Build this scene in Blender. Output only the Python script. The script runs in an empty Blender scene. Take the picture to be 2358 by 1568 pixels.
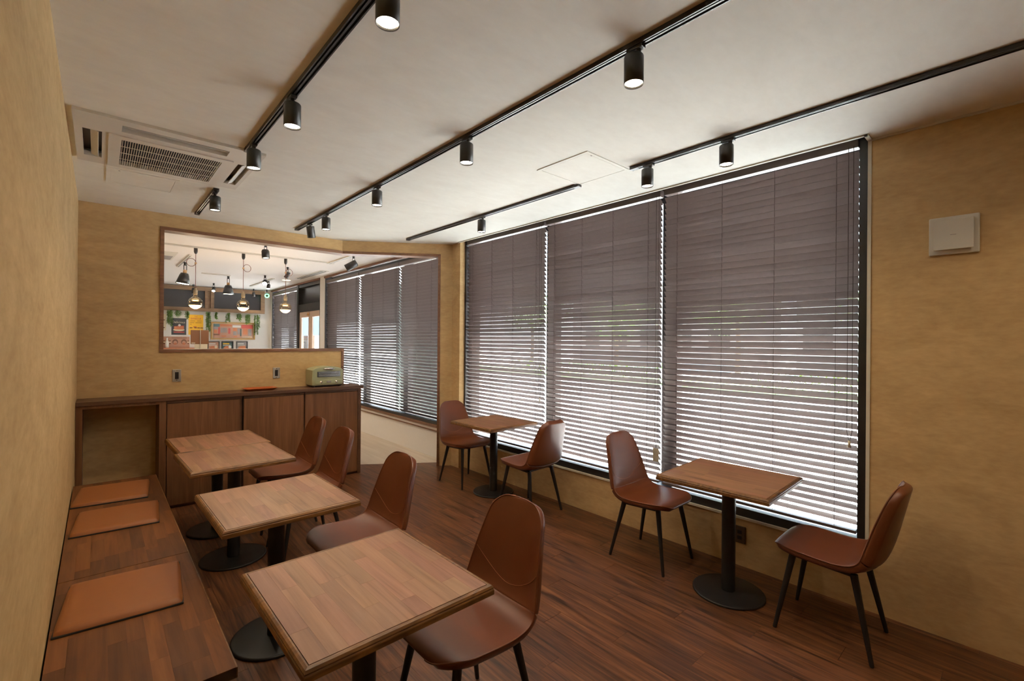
import bpy, bmesh, math, random
from mathutils import Vector, Matrix, Euler
random.seed(7)
C = bpy.context.scene.collection
SC = bpy.context.scene
PI = math.pi

# ------------------------------------------------------------------ camera
def setup_camera():
    f, yaw, pitch, roll = 1063.8, 0.7308, 0.00076, 0.00807
    d = Vector((math.sin(yaw)*math.cos(pitch), math.cos(yaw)*math.cos(pitch), math.sin(pitch)))
    r = Vector((math.cos(yaw), -math.sin(yaw), 0)); u = r.cross(d)
    r2 = math.cos(roll)*r + math.sin(roll)*u; u2 = -math.sin(roll)*r + math.cos(roll)*u
    cam = bpy.data.cameras.new('camera'); o = bpy.data.objects.new('camera', cam); C.objects.link(o)
    cam.sensor_fit = 'HORIZONTAL'; cam.sensor_width = 36; cam.lens = 36*f/2358
    cam.clip_start = 0.02; cam.clip_end = 300
    m = Matrix((r2, u2, -d)).transposed().to_4x4(); m.translation = (0, 0, 1.5)
    o.matrix_world = m; SC.camera = o
setup_camera()

# ------------------------------------------------------------------ light and exposure
SC.view_settings.view_transform = 'Standard'; SC.view_settings.look = 'None'
SC.view_settings.gamma = 1; SC.view_settings.use_curve_mapping = False
SC.view_settings.exposure = 0.25
W = bpy.data.worlds.new('sky'); SC.world = W; W.use_nodes = True
wn = W.node_tree.nodes; wl = W.node_tree.links
bg = wn['Background']; bg.inputs[1].default_value = 6.0
tc = wn.new('ShaderNodeTexCoord'); sep = wn.new('ShaderNodeSeparateXYZ'); cr = wn.new('ShaderNodeValToRGB')
cr.color_ramp.elements[0].position = 0.0; cr.color_ramp.elements[0].color = (0.90, 0.95, 1.0, 1)
cr.color_ramp.elements[1].position = 0.8; cr.color_ramp.elements[1].color = (0.45, 0.68, 1.0, 1)
wl.new(tc.outputs['Generated'], sep.inputs[0]); wl.new(sep.outputs[2], cr.inputs[0]); wl.new(cr.outputs[0], bg.inputs[0])
sun = bpy.data.lights.new('sun', 'SUN'); sun.energy = 180; sun.angle = 0.01; sun.color = (1, 0.97, 0.92)
so = bpy.data.objects.new('sun', sun); C.objects.link(so)
so.rotation_euler = Vector((-0.42, -0.01, -0.95)).to_track_quat('-Z', 'Y').to_euler(); so.location = (10, -4, 14)
SPOT_W = 21; PEND_W = 9; R2_W = 16
LAMPCOL = (1.0, 0.80, 0.56)
try:
    SC.cycles.use_denoising = True
    SC.cycles.sample_clamp_indirect = 8; SC.cycles.max_bounces = 10
    SC.cycles.diffuse_bounces = 6; SC.cycles.transparent_max_bounces = 16
    SC.cycles.caustics_reflective = False; SC.cycles.caustics_refractive = False
except Exception:
    pass

# ------------------------------------------------------------------ materials
def newmat(name):
    m = bpy.data.materials.new(name); m.use_nodes = True
    nt = m.node_tree; b = nt.nodes['Principled BSDF']
    return m, nt, b
def plain(name, col, rough=0.5, metal=0.0, spec=0.5, noise=0.06, nscale=30, bump=0.0, bscale=200, trans=0, coat=0):
    m, nt, b = newmat(name); N = nt.nodes; L = nt.links
    b.inputs['Roughness'].default_value = rough; b.inputs['Metallic'].default_value = metal
    b.inputs['Specular IOR Level'].default_value = spec
    if coat: b.inputs['Coat Weight'].default_value = coat; b.inputs['Coat Roughness'].default_value = 0.2
    tcn = N.new('ShaderNodeNewGeometry'); nz = N.new('ShaderNodeTexNoise'); nz.inputs['Scale'].default_value = nscale
    nz.inputs['Detail'].default_value = 4
    L.new(tcn.outputs['Position'], nz.inputs['Vector'])
    mx = N.new('ShaderNodeMix'); mx.data_type = 'RGBA'
    mx.inputs[6].default_value = tuple(c*(1-noise) for c in col)+(1,)
    mx.inputs[7].default_value = tuple(min(1, c*(1+noise)) for c in col)+(1,)
    L.new(nz.outputs['Fac'], mx.inputs[0]); L.new(mx.outputs[2], b.inputs['Base Color'])
    if bump:
        n2 = N.new('ShaderNodeTexNoise'); n2.inputs['Scale'].default_value = bscale; n2.inputs['Detail'].default_value = 3
        L.new(tcn.outputs['Position'], n2.inputs['Vector'])
        bp = N.new('ShaderNodeBump'); bp.inputs['Strength'].default_value = bump; bp.inputs['Distance'].default_value = 0.002
        L.new(n2.outputs['Fac'], bp.inputs['Height']); L.new(bp.outputs[0], b.inputs['Normal'])
    return m
def emit(name, col, s):
    m, nt, b = newmat(name); N = nt.nodes
    e = N.new('ShaderNodeEmission'); e.inputs[0].default_value = tuple(col)+(1,); e.inputs[1].default_value = s
    nt.links.new(e.outputs[0], N['Material Output'].inputs[0]); return m
def wood(name, cols, axis='y', big=11, stretch=0.9, fine=120, rough=0.4, var=0.3, bump=0.15, dist=1.5, spec=0.5, streak=0.5, hue=0.0, coat=0):
    m, nt, b = newmat(name); N = nt.nodes; L = nt.links
    b.inputs['Roughness'].default_value = rough; b.inputs['Specular IOR Level'].default_value = spec
    if coat: b.inputs['Coat Weight'].default_value = coat; b.inputs['Coat Roughness'].default_value = 0.22
    g = N.new('ShaderNodeNewGeometry'); oi = N.new('ShaderNodeObjectInfo')
    mul = N.new('ShaderNodeMath'); mul.operation = 'MULTIPLY'; mul.inputs[1].default_value = 61.7
    L.new(oi.outputs['Random'], mul.inputs[0])
    cb = N.new('ShaderNodeCombineXYZ')
    for i in range(3): L.new(mul.outputs[0], cb.inputs[i])
    add = N.new('ShaderNodeVectorMath'); add.operation = 'ADD'
    L.new(g.outputs['Position'], add.inputs[0]); L.new(cb.outputs[0], add.inputs[1])
    def mapped(sl, sc):
        mp = N.new('ShaderNodeMapping'); v = [sc, sc, sc]; v['xyz'.index(axis)] = sl
        mp.inputs['Scale'].default_value = v; L.new(add.outputs[0], mp.inputs[0]); return mp
    n1 = N.new('ShaderNodeTexNoise'); n1.inputs['Scale'].default_value = 1; n1.inputs['Detail'].default_value = 5
    n1.inputs['Distortion'].default_value = dist; L.new(mapped(stretch, big).outputs[0], n1.inputs['Vector'])
    n2 = N.new('ShaderNodeTexNoise'); n2.inputs['Scale'].default_value = 1; n2.inputs['Detail'].default_value = 4
    L.new(mapped(4, fine).outputs[0], n2.inputs['Vector'])
    mxf = N.new('ShaderNodeMix'); mxf.inputs[0].default_value = streak*0.5
    L.new(n1.outputs['Fac'], mxf.inputs[2]); L.new(n2.outputs['Fac'], mxf.inputs[3])
    r = N.new('ShaderNodeValToRGB'); els = r.color_ramp.elements
    ps = [0.32, 0.46, 0.56, 0.70]
    els[0].position = ps[0]; els[0].color = tuple(cols[0])+(1,); els[1].position = ps[3]; els[1].color = tuple(cols[-1])+(1,)
    for k in range(1, len(cols)-1):
        e = els.new(ps[0]+(ps[3]-ps[0])*k/(len(cols)-1)); e.color = tuple(cols[k])+(1,)
    L.new(mxf.outputs[0], r.inputs[0])
    hsv = N.new('ShaderNodeHueSaturation')
    mr = N.new('ShaderNodeMapRange'); mr.inputs[3].default_value = 1-var; mr.inputs[4].default_value = 1+var
    L.new(oi.outputs['Random'], mr.inputs[0]); L.new(mr.outputs[0], hsv.inputs['Value'])
    if hue:
        m7 = N.new('ShaderNodeMath'); m7.operation = 'MULTIPLY'; m7.inputs[1].default_value = 7.31
        fr = N.new('ShaderNodeMath'); fr.operation = 'FRACT'; L.new(oi.outputs['Random'], m7.inputs[0]); L.new(m7.outputs[0], fr.inputs[0])
        mh = N.new('ShaderNodeMapRange'); mh.inputs[3].default_value = 0.5-hue; mh.inputs[4].default_value = 0.5+hue
        L.new(fr.outputs[0], mh.inputs[0]); L.new(mh.outputs[0], hsv.inputs['Hue'])
    L.new(r.outputs[0], hsv.inputs['Color']); L.new(hsv.outputs[0], b.inputs['Base Color'])
    bp = N.new('ShaderNodeBump'); bp.inputs['Strength'].default_value = bump; bp.inputs['Distance'].default_value = 0.001
    L.new(n2.outputs['Fac'], bp.inputs['Height']); L.new(bp.outputs[0], b.inputs['Normal'])
    return m
def plaster(name, c1, c2, rough=0.85, sc=(2.2, 2.2, 5.5), bump=0.35, fine=0.35):
    m, nt, b = newmat(name); N = nt.nodes; L = nt.links
    b.inputs['Roughness'].default_value = rough; b.inputs['Specular IOR Level'].default_value = 0.25
    g = N.new('ShaderNodeNewGeometry'); mp = N.new('ShaderNodeMapping'); mp.inputs['Scale'].default_value = sc
    L.new(g.outputs['Position'], mp.inputs[0])
    n1 = N.new('ShaderNodeTexNoise'); n1.inputs['Scale'].default_value = 1.3; n1.inputs['Detail'].default_value = 8; n1.inputs['Roughness'].default_value = 0.62
    n1.inputs['Distortion'].default_value = 0.7
    L.new(mp.outputs[0], n1.inputs['Vector'])
    n2 = N.new('ShaderNodeTexNoise'); n2.inputs['Scale'].default_value = 9; n2.inputs['Detail'].default_value = 6
    L.new(mp.outputs[0], n2.inputs['Vector'])
    mf = N.new('ShaderNodeMix'); mf.inputs[0].default_value = fine; L.new(n1.outputs['Fac'], mf.inputs[2]); L.new(n2.outputs['Fac'], mf.inputs[3])
    r = N.new('ShaderNodeValToRGB'); r.color_ramp.elements[0].position = 0.34; r.color_ramp.elements[0].color = tuple(c1)+(1,)
    r.color_ramp.elements[1].position = 0.66; r.color_ramp.elements[1].color = tuple(c2)+(1,)
    L.new(mf.outputs[0], r.inputs[0]); L.new(r.outputs[0], b.inputs['Base Color'])
    bp = N.new('ShaderNodeBump'); bp.inputs['Strength'].default_value = bump; bp.inputs['Distance'].default_value = 0.003
    L.new(n2.outputs['Fac'], bp.inputs['Height']); L.new(bp.outputs[0], b.inputs['Normal'])
    return m
def glassy(name, col=(1, 1, 1), fac=0.08, rough=0.02):
    m, nt, b = newmat(name); N = nt.nodes; L = nt.links
    t = N.new('ShaderNodeBsdfTransparent'); t.inputs[0].default_value = tuple(col)+(1,)
    gl = N.new('ShaderNodeBsdfGlossy'); gl.inputs['Roughness'].default_value = rough
    lw = N.new('ShaderNodeLayerWeight'); lw.inputs[0].default_value = 0.35
    mr = N.new('ShaderNodeMapRange'); mr.inputs[3].default_value = fac*0.4; mr.inputs[4].default_value = min(0.9, fac*6)
    L.new(lw.outputs['Facing'], mr.inputs[0])
    mx = N.new('ShaderNodeMixShader'); L.new(mr.outputs[0], mx.inputs[0]); L.new(t.outputs[0], mx.inputs[1]); L.new(gl.outputs[0], mx.inputs[2])
    L.new(mx.outputs[0], N['Material Output'].inputs[0]); return m

M = {}
M['wall'] = plaster('tan_plaster', (0.455, 0.305, 0.142), (0.61, 0.425, 0.212))
M['ceiling'] = plaster('white_ceiling_paper', (0.80, 0.78, 0.70), (0.87, 0.86, 0.78), sc=(1.5, 3, 3), bump=0.25)
M['r2wall'] = plain('white_wallpaper', (0.78, 0.75, 0.71), 0.8, noise=0.03)
M['r2ceil'] = plain('white_board_ceiling', (0.84, 0.80, 0.77), 0.8, noise=0.02)
M['r2floor'] = wood('pale_vinyl_floor', [(0.50, 0.42, 0.33), (0.58, 0.50, 0.41), (0.63, 0.56, 0.46)], axis='y', big=8, stretch=0.6, rough=0.45, var=0.03)
M['floor'] = wood('red_brown_floor_planks', [(0.018, 0.008, 0.005), (0.075, 0.028, 0.012), (0.14, 0.054, 0.021), (0.21, 0.090, 0.037)], big=20, stretch=1.1, rough=0.34, var=0.13, dist=2.6, bump=0.2, streak=0.6, spec=0.5)
M['floorgap'] = plain('dark_floor_gap', (0.02, 0.009, 0.006), 0.7)
M['stave'] = wood('brown_table_staves', [(0.145, 0.064, 0.032), (0.235, 0.112, 0.060), (0.285, 0.142, 0.078), (0.325, 0.170, 0.096)], big=16, stretch=1.2, rough=0.38, var=0.15, bump=0.12, hue=0.010)
M['staveedge'] = wood('glossy_table_edge', [(0.07, 0.03, 0.009), (0.17, 0.075, 0.02), (0.28, 0.13, 0.035)], axis='x', big=20, stretch=6, rough=0.38, var=0.08)
M['slab'] = plain('table_core', (0.05, 0.022, 0.01), 0.6)
M['bstave'] = wood('dark_bench_staves', [(0.075, 0.024, 0.005), (0.125, 0.043, 0.010), (0.16, 0.060, 0.015)], big=14, stretch=1.5, rough=0.55, spec=0.3, var=0.30, bump=0.12)
M['cab'] = wood('walnut_cabinet', [(0.12, 0.046, 0.015), (0.185, 0.076, 0.028), (0.25, 0.112, 0.045)], axis='z', big=13, stretch=0.8, rough=0.5, var=0.08, streak=0.8)
M['cabdark'] = wood('dark_walnut_worktop', [(0.075, 0.031, 0.014), (0.11, 0.048, 0.023), (0.135, 0.062, 0.031)], axis='x', big=13, stretch=0.8, rough=0.45, var=0.05)
M['trim'] = wood('brown_opening_trim', [(0.11, 0.046, 0.02), (0.17, 0.075, 0.033), (0.22, 0.10, 0.045)], axis='x', big=25, stretch=1.5, rough=0.45, var=0.05)
M['leather'] = plain('brown_leather', (0.125, 0.033, 0.010), 0.36, spec=0.55, noise=0.12, nscale=9, bump=0.10, bscale=420)
M['stitch'] = plain('tan_stitching', (0.30, 0.12, 0.05), 0.6)
M['black'] = plain('black_powder_coat', (0.012, 0.011, 0.011), 0.42, spec=0.5, bump=0.05, bscale=600)
M['lampblack'] = plain('black_lamp_metal', (0.02, 0.018, 0.017), 0.38, spec=0.5)
M['trackm'] = plain('dark_track_metal', (0.035, 0.032, 0.031), 0.3, metal=0.4)
M['slat'] = plain('dark_brown_slat', (0.125, 0.095, 0.089), 0.36, spec=0.5, noise=0.1)
M['cord'] = plain('dark_cord', (0.05, 0.03, 0.025), 0.8)
M['frame'] = plain('dark_window_frame', (0.020, 0.018, 0.018), 0.4, metal=0.2)
M['lightframe'] = plain('pale_window_trim', (0.62, 0.58, 0.48), 0.5)
M['white'] = plain('white_plastic', (0.68, 0.65, 0.58), 0.5, noise=0.02)
M['acin'] = plain('dark_vent_inside', (0.02, 0.025, 0.035), 0.8)
M['cushion'] = plain('camel_cushion', (0.235, 0.075, 0.014), 0.5, noise=0.05, bump=0.05, bscale=300)
M['cushunder'] = plain('charcoal_nonslip', (0.025, 0.024, 0.022), 0.8)
M['sage'] = plain('sage_enamel', (0.36, 0.38, 0.22), 0.3, noise=0.02, coat=0.3)
M['chrome'] = plain('chrome', (0.75, 0.72, 0.68), 0.15, metal=1)
M['steel'] = plain('brushed_switch_steel', (0.45, 0.42, 0.36), 0.4, metal=0.5)
M['ovenglass'] = plain('dark_oven_glass', (0.05, 0.05, 0.05), 0.12, spec=0.8)
M['tray'] = plain('orange_tray', (0.38, 0.09, 0.02), 0.35)
M['brownplate'] = plain('brown_socket', (0.10, 0.06, 0.03), 0.45)
M['glass'] = glassy('window_glass', (0.96, 0.98, 0.98), 0.06)
M['bulbglass'] = glassy('amber_bulb_glass', (1.0, 0.90, 0.74), 0.035)
M['lens'] = emit('lamp_lens', (1.0, 0.86, 0.62), 40)
M['filament'] = emit('glowing_filament', (1.0, 0.66, 0.26), 9)
M['bulbdisc'] = emit('glowing_bulb_base', (1.0, 0.74, 0.40), 12)
M['greenring'] = emit('green_lamp_ring', (0.15, 1.0, 0.3), 5)
M['ropes'] = plain('red_brown_flex', (0.16, 0.055, 0.035), 0.8)
M['socketwood'] = plain('aged_socket', (0.28, 0.22, 0.14), 0.5)
M['lightwood'] = plain('light_wood_neck', (0.55, 0.34, 0.17), 0.5)
M['r2frame'] = wood('old_window_timber', [(0.12, 0.065, 0.03), (0.19, 0.11, 0.055), (0.25, 0.15, 0.075)], axis='x', big=20, stretch=2, rough=0.6, var=0.1)
M['darkpane'] = plain('dark_pane', (0.028, 0.026, 0.027), 0.25)
M['doorwood'] = plain('pale_pink_timber', (0.55, 0.40, 0.30), 0.5, noise=0.08, nscale=14)
M['leaf'] = plain('trailing_leaf', (0.17, 0.30, 0.06), 0.6, noise=0.35, nscale=25)
M['treeleaf'] = plain('tree_leaf', (0.14, 0.26, 0.05), 0.6, noise=0.5, nscale=3)
M['bark'] = plain('tree_bark', (0.10, 0.07, 0.05), 0.9, noise=0.3)
M['pave'] = plain('pale_paving', (0.62, 0.61, 0.60), 0.85, noise=0.12, nscale=3)
M['asphalt'] = plain('grey_asphalt', (0.22, 0.24, 0.27), 0.85, noise=0.15, nscale=4)
M['grass'] = plain('green_verge', (0.15, 0.22, 0.09), 0.9, noise=0.5, nscale=9)
M['concrete'] = plain('pale_concrete', (0.45, 0.44, 0.42), 0.85, noise=0.1)
M['charcoal'] = plain('charcoal_print', (0.045, 0.045, 0.05), 0.6)
M['cream'] = plain('cream_print', (0.75, 0.66, 0.48), 0.6)
M['yellowp'] = plain('yellow_print', (0.75, 0.42, 0.02), 0.6)
M['redp'] = plain('red_print', (0.42, 0.06, 0.045), 0.6)
M['orangep'] = plain('orange_print', (0.46, 0.15, 0.06), 0.6)
M['pinkp'] = plain('salmon_print', (0.46, 0.25, 0.17), 0.6)
M['brownp'] = plain('brown_print', (0.16, 0.07, 0.035), 0.6)
M['greyp'] = plain('grey_print', (0.28, 0.25, 0.24), 0.6)
M['tealp'] = plain('teal_print', (0.06, 0.11, 0.11), 0.6)
M['whitep'] = plain('white_print', (0.8, 0.78, 0.74), 0.6)
M['gold'] = plain('gold_picture_frame', (0.40, 0.24, 0.08), 0.35, metal=0.3)
M['blackp'] = plain('black_picture_frame', (0.02, 0.017, 0.017), 0.4)
M['menubrown'] = plain('brown_menu_leather', (0.12, 0.045, 0.012), 0.5)
M['paper'] = plain('tag_paper', (0.42, 0.38, 0.30), 0.8)
M['film'] = None
def film():
    m, nt, b = newmat('frosted_blue_film'); N = nt.nodes; L = nt.links
    t = N.new('ShaderNodeBsdfTranslucent'); t.inputs[0].default_value = (0.55, 0.66, 0.80, 1)
    d = N.new('ShaderNodeBsdfDiffuse'); d.inputs[0].default_value = (0.55, 0.66, 0.80, 1)
    mx = N.new('ShaderNodeMixShader'); mx.inputs[0].default_value = 0.35
    L.new(t.outputs[0], mx.inputs[1]); L.new(d.outputs[0], mx.inputs[2]); L.new(mx.outputs[0], N['Material Output'].inputs[0]); return m
M['film'] = film()

# ------------------------------------------------------------------ geometry helpers
def woff(p):
    v = Vector((0, 0, 0))
    while p is not None: v += p.location; p = p.parent
    return v
class MB:
    def __init__(s): s.v = []; s.f = []; s.sm = []
    def add(s, vs, fs, smooth=False):
        o = len(s.v); s.v += [Vector(p) for p in vs]
        for f in fs: s.f.append([i+o for i in f]); s.sm.append(smooth)
        return s
    def box(s, x0, x1, y0, y1, z0, z1, bev=0):
        if bev <= 0:
            vs = [(x, y, z) for z in (z0, z1) for y in (y0, y1) for x in (x0, x1)]
            return s.add(vs, [(0, 2, 3, 1), (4, 5, 7, 6), (0, 1, 5, 4), (2, 6, 7, 3), (0, 4, 6, 2), (1, 3, 7, 5)])
        bm = bmesh.new(); bmesh.ops.create_cube(bm, size=1)
        for v in bm.verts: v.co = Vector(((x0+x1)/2+v.co.x*(x1-x0), (y0+y1)/2+v.co.y*(y1-y0), (z0+z1)/2+v.co.z*(z1-z0)))
        bmesh.ops.bevel(bm, geom=bm.edges[:], offset=bev, segments=2, affect='EDGES', profile=0.5)
        bm.verts.index_update()
        s.add([v.co.copy() for v in bm.verts], [[v.index for v in f.verts] for f in bm.faces]); bm.free(); return s
    def tube(s, pts, rad, n=10, caps=True, smooth=True):
        pts = [Vector(p) for p in pts]; k = len(pts)
        rad = rad if isinstance(rad, (list, tuple)) else [rad]*k
        vs = []; prev = None
        for i, p in enumerate(pts):
            t = (pts[min(i+1, k-1)]-pts[max(i-1, 0)])
            if t.length < 1e-9: t = Vector((0, 0, 1))
            t.normalize()
            a = prev if prev is not None else (Vector((1, 0, 0)) if abs(t.x) < 0.9 else Vector((0, 1, 0)))
            a = (a-t*a.dot(t)).normalized(); b = t.cross(a); prev = a
            for j in range(n):
                th = 2*PI*j/n; vs.append(p+rad[i]*(a*math.cos(th)+b*math.sin(th)))
        fs = [(i*n+j, i*n+(j+1) % n, (i+1)*n+(j+1) % n, (i+1)*n+j) for i in range(k-1) for j in range(n)]
        s.add(vs, fs, smooth)
        if caps:
            s.add([vs[j] for j in range(n)][::-1], [tuple(range(n))]); s.add([vs[(k-1)*n+j] for j in range(n)], [tuple(range(n))])
        return s
    def lathe(s, prof, c=(0, 0, 0), n=24, smooth=True):
        c = Vector(c); k = len(prof); vs = []
        for r, z in prof:
            for j in range(n):
                th = 2*PI*j/n; vs.append(c+Vector((r*math.cos(th), r*math.sin(th), z)))
        fs = [(i*n+j, i*n+(j+1) % n, (i+1)*n+(j+1) % n, (i+1)*n+j) for i in range(k-1) for j in range(n)]
        return s.add(vs, fs, smooth)
    def disc(s, c, r, n=24, axis='z', flip=False, ry=None):
        vs = []
        for j in range(n):
            th = 2*PI*j/n; a, b = r*math.cos(th), (ry or r)*math.sin(th)
            vs.append(Vector(c)+(Vector((a, b, 0)) if axis == 'z' else Vector((a, 0, b)) if axis == 'y' else Vector((0, a, b))))
        return s.add(vs, [tuple(range(n))[::-1] if flip else tuple(range(n))])
    def prism(s, poly, z0, z1):
        n = len(poly); vs = [(x, y, z0) for x, y in poly]+[(x, y, z1) for x, y in poly]
        return s.add(vs, [tuple(range(n))[::-1], tuple(range(n, 2*n))]+[(i, (i+1) % n, n+(i+1) % n, n+i) for i in range(n)])
    def xform(s, m):
        s.v = [m @ v for v in s.v]; return s
    def mesh(s, name, mat, off=None):
        me = bpy.data.meshes.new(name)
        vs = [v-off for v in s.v] if off is not None else s.v
        me.from_pydata([tuple(v) for v in vs], [], s.f)
        bm = bmesh.new(); bm.from_mesh(me); bmesh.ops.recalc_face_normals(bm, faces=bm.faces[:]); bm.to_mesh(me); bm.free()
        for p, q in zip(me.polygons, s.sm): p.use_smooth = q
        if mat: me.materials.append(mat)
        return me
    def build(s, name, mat, parent=None, world=True):
        off = woff(parent) if (parent is not None and world) else None
        o = bpy.data.objects.new(name, s.mesh(name, mat, off)); C.objects.link(o)
        if parent is not None: o.parent = parent
        return o
def link_mesh(name, me, parent=None, loc=(0, 0, 0), scale=(1, 1, 1), rot=(0, 0, 0)):
    o = bpy.data.objects.new(name, me); C.objects.link(o); o.parent = parent
    o.location = loc; o.scale = scale; o.rotation_euler = rot; return o
def tag(o, label, cat, group=None, kind=None):
    o['label'] = label; o['category'] = cat
    if group: o['group'] = group
    if kind: o['kind'] = kind
    return o
def thing(name, label, cat, loc=(0, 0, 0), rz=0, group=None):
    o = bpy.data.objects.new(name, None); C.objects.link(o); o.location = loc; o.rotation_euler = (0, 0, rz)
    o.empty_display_size = 0.1
    return tag(o, label, cat, group)
def structure(o): o['kind'] = 'structure'; return o
def copy_tree(o, parent=None):
    c = o.copy(); C.objects.link(c)
    if parent is not None: c.parent = parent
    for ch in list(o.children): copy_tree(ch, c)
    return c
def box(name, mat, x0, x1, y0, y1, z0, z1, parent=None, bev=0):
    return MB().box(x0, x1, y0, y1, z0, z1, bev).build(name, mat, parent)
UNIT = {}
def unit(mat, name):
    if (mat.name, name) not in UNIT: UNIT[(mat.name, name)] = MB().box(-0.5, 0.5, -0.5, 0.5, -0.5, 0.5).mesh(name, mat)
    return UNIT[(mat.name, name)]
def ubox(name, mat, x0, x1, y0, y1, z0, z1, parent, world=True):
    off = woff(parent) if world else Vector((0, 0, 0))
    return link_mesh(name, unit(mat, name), parent, Vector(((x0+x1)/2, (y0+y1)/2, (z0+z1)/2))-off, (x1-x0, y1-y0, z1-z0))
def text_mesh(s, size, mat, name, parent, loc, world=True, sx=1, ext=0.0005):
    """lettering on a wall that faces -Y"""
    cu = bpy.data.curves.new('t', 'FONT'); cu.body = s; cu.size = size; cu.align_x = 'CENTER'; cu.extrude = ext; cu.resolution_u = 2
    t = bpy.data.objects.new('t', cu); me = bpy.data.meshes.new_from_object(t); bpy.data.objects.remove(t); me.name = name
    me.materials.clear(); me.materials.append(mat)
    off = woff(parent) if world else Vector((0, 0, 0))
    o = link_mesh(name, me, parent, Vector(loc)-off, (sx, 1, 1), (PI/2, 0, 0)); return o

# ------------------------------------------------------------------ the room
XL, XR, YB, YF, H = -0.13, 3.23, -1.8, 5.32, 2.65
K = Vector((2.11, 5.32)); E2 = Vector((3.16, 4.615)); ED = (E2-K).normalized(); EN = Vector((-ED.y, ED.x))   # oblique partition, EN points to the far room
KT = K+ED*0.02                                             # wood edge of the half wall end
def along(t, d=0): return K+ED*t+EN*d
LEN = (E2-K).length
OP_T = 1.13                                                # right edge of the passage along the oblique wall
# floor with planks
fl = structure(MB().prism([(XL-0.1, YB), (XR+0.1, YB), (XR+0.1, 4.694), (2.2, 5.45), (XL-0.1, 5.45)], -0.06, -0.004).build('floor', M['floorgap']))
pw, plen = 0.14, 0.92
ix = 0; x = XL-0.05
while x < XR+0.02:
    off = (ix*0.37) % 1.0*plen; y = YB-off
    xa, xb = max(x, XL-0.02), min(x+pw, XR+0.03)
    while y < 5.44:
        ya, yb = max(y, YB), y+plen
        # stop at the threshold line to the pale floor of the far room
        def ylim(xx): return 5.449 if xx < 2.2 else 5.449-(xx-2.2)*0.67
        la, lb = ylim(xa), ylim(xb)
        if yb > min(la, lb):
            if ya < min(la, lb)-0.01: MB().prism([(xa+0.0005, ya+0.0006), (xb-0.0005, ya+0.0006), (xb-0.0005, min(yb, lb)), (xa+0.0005, min(yb, la))], -0.010, 0.0).build('floor_plank', M['floor'], fl)
        elif xb-xa > 0.01 and yb-ya > 0.03:
            ubox('floor_plank', M['floor'], xa+0.0005, xb-0.0005, ya+0.0006, yb-0.0006, -0.010, 0.0, fl)
        y += plen
    x += pw; ix += 1
fl2 = structure(MB().prism([(-1.2, 5.451), (2.2, 5.451), (3.33, 4.694), (3.5, 4.60), (3.5, 13), (-1.2, 13)], -0.06, -0.0005).build('floor', M['r2floor']))
# ceiling, with the blind pocket cut along the window
PX = 3.145
ce = MB(); AX0, AX1, AY0, AY1 = -0.09, 0.755, 3.18, 4.02
ce.box(XL-0.1, AX1, YB, AY0, H, H+0.12); ce.box(XL-0.1, AX1, AY1, 5.42, H, H+0.12); ce.box(XL-0.1, AX0, AY0, AY1, H, H+0.12); ce.box(XL-0.1, 1.0, 3.0, 4.2, H+0.121, H+0.15)  # last box is an added hidden lid that stops sun leaking into the recess
ce.prism([(AX1, YB), (XR+0.2, YB), (XR+0.2, 0.6), (PX, 0.6), (PX, 4.47), (XR+0.2, 4.47), (XR+0.2, 4.7), (3.2, 4.72), (2.11, 5.42), (AX1, 5.42)], H, H+0.12)
structure(ce.build('ceiling', M['ceiling']))
structure(box('wall_left', M['wall'], XL-0.12, XL, YB-0.1, YF+0.12, 0, H+0.05))
structure(box('wall_back', M['wall'], XL-0.1, XR+0.3, YB-0.12, YB, 0, H+0.05))
WX = XR+0.20
wr = MB(); wr.box(XR, WX, YB, 0.605, 0, H+0.05); wr.box(XR, WX, 0.605, 4.46, 0, 0.325)
structure(wr.build('wall_right', M['wall']))
structure(box('wall_column', M['wall'], 3.165, WX, 4.455, 4.64, 0, H+0.05))
OXL, OZB, OZT = 0.42, 1.37, 2.525                         # pass-through in the far wall
wf = MB(); wf.box(XL, OXL, YF, YF+0.12, 0, H+0.05); wf.box(OXL, K.x, YF, YF+0.12, 0, OZB); wf.box(OXL, K.x, YF, YF+0.12, OZT, H+0.05)
structure(wf.build('wall_far', M['wall']))
def obl(t0, t1, d0, d1): return [tuple(along(t0, d0)), tuple(along(t1, d0)), tuple(along(t1, d1)), tuple(along(t0, d1))]
wo = MB(); wo.prism([tuple(K), tuple(along(LEN)), tuple(along(LEN, 0.12)), (K.x, YF+0.12)], OZT, H+0.05); wo.prism(obl(OP_T, LEN+0.04, 0, 0.12), 0, OZT)
structure(wo.build('wall_oblique', M['wall']))
# timber lining of the opening
tw, td0, td1 = 0.030, -0.010, 0.13
structure(box('trim_1', M['trim'], OXL, OXL+tw, YF+td0, YF+td1, OZB+0.0265, OZT-0.0285))
structure(box('trim_2', M['trim'], OXL, K.x-0.0045, YF+td0, YF+td1, OZB-0.002, OZB+0.026))
structure(MB().prism([(OXL, YF+td0), (K.x, YF+td0), (K.x+0.05, YF+td1), (OXL, YF+td1)], OZT-0.028, OZT+0.002).build('trim_3', M['trim']))
structure(box('trim_4', M['trim'], K.x-0.004, K.x+0.024, YF+td0-0.001, YF+td1, 0, OZB+0.0262))
structure(MB().prism([(K.x+0.0005, YF+td0-0.0005)]+obl(0, OP_T, td0, td1)[1:3]+[(K.x+0.0505, YF+td1)], OZT-0.028, OZT+0.002).build('trim_5', M['trim']))
structure(MB().prism(obl(OP_T-tw, OP_T-0.0005, td0+0.0005, td1-0.001), 0, OZT-0.0285).build('trim_6', M['trim']))
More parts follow.
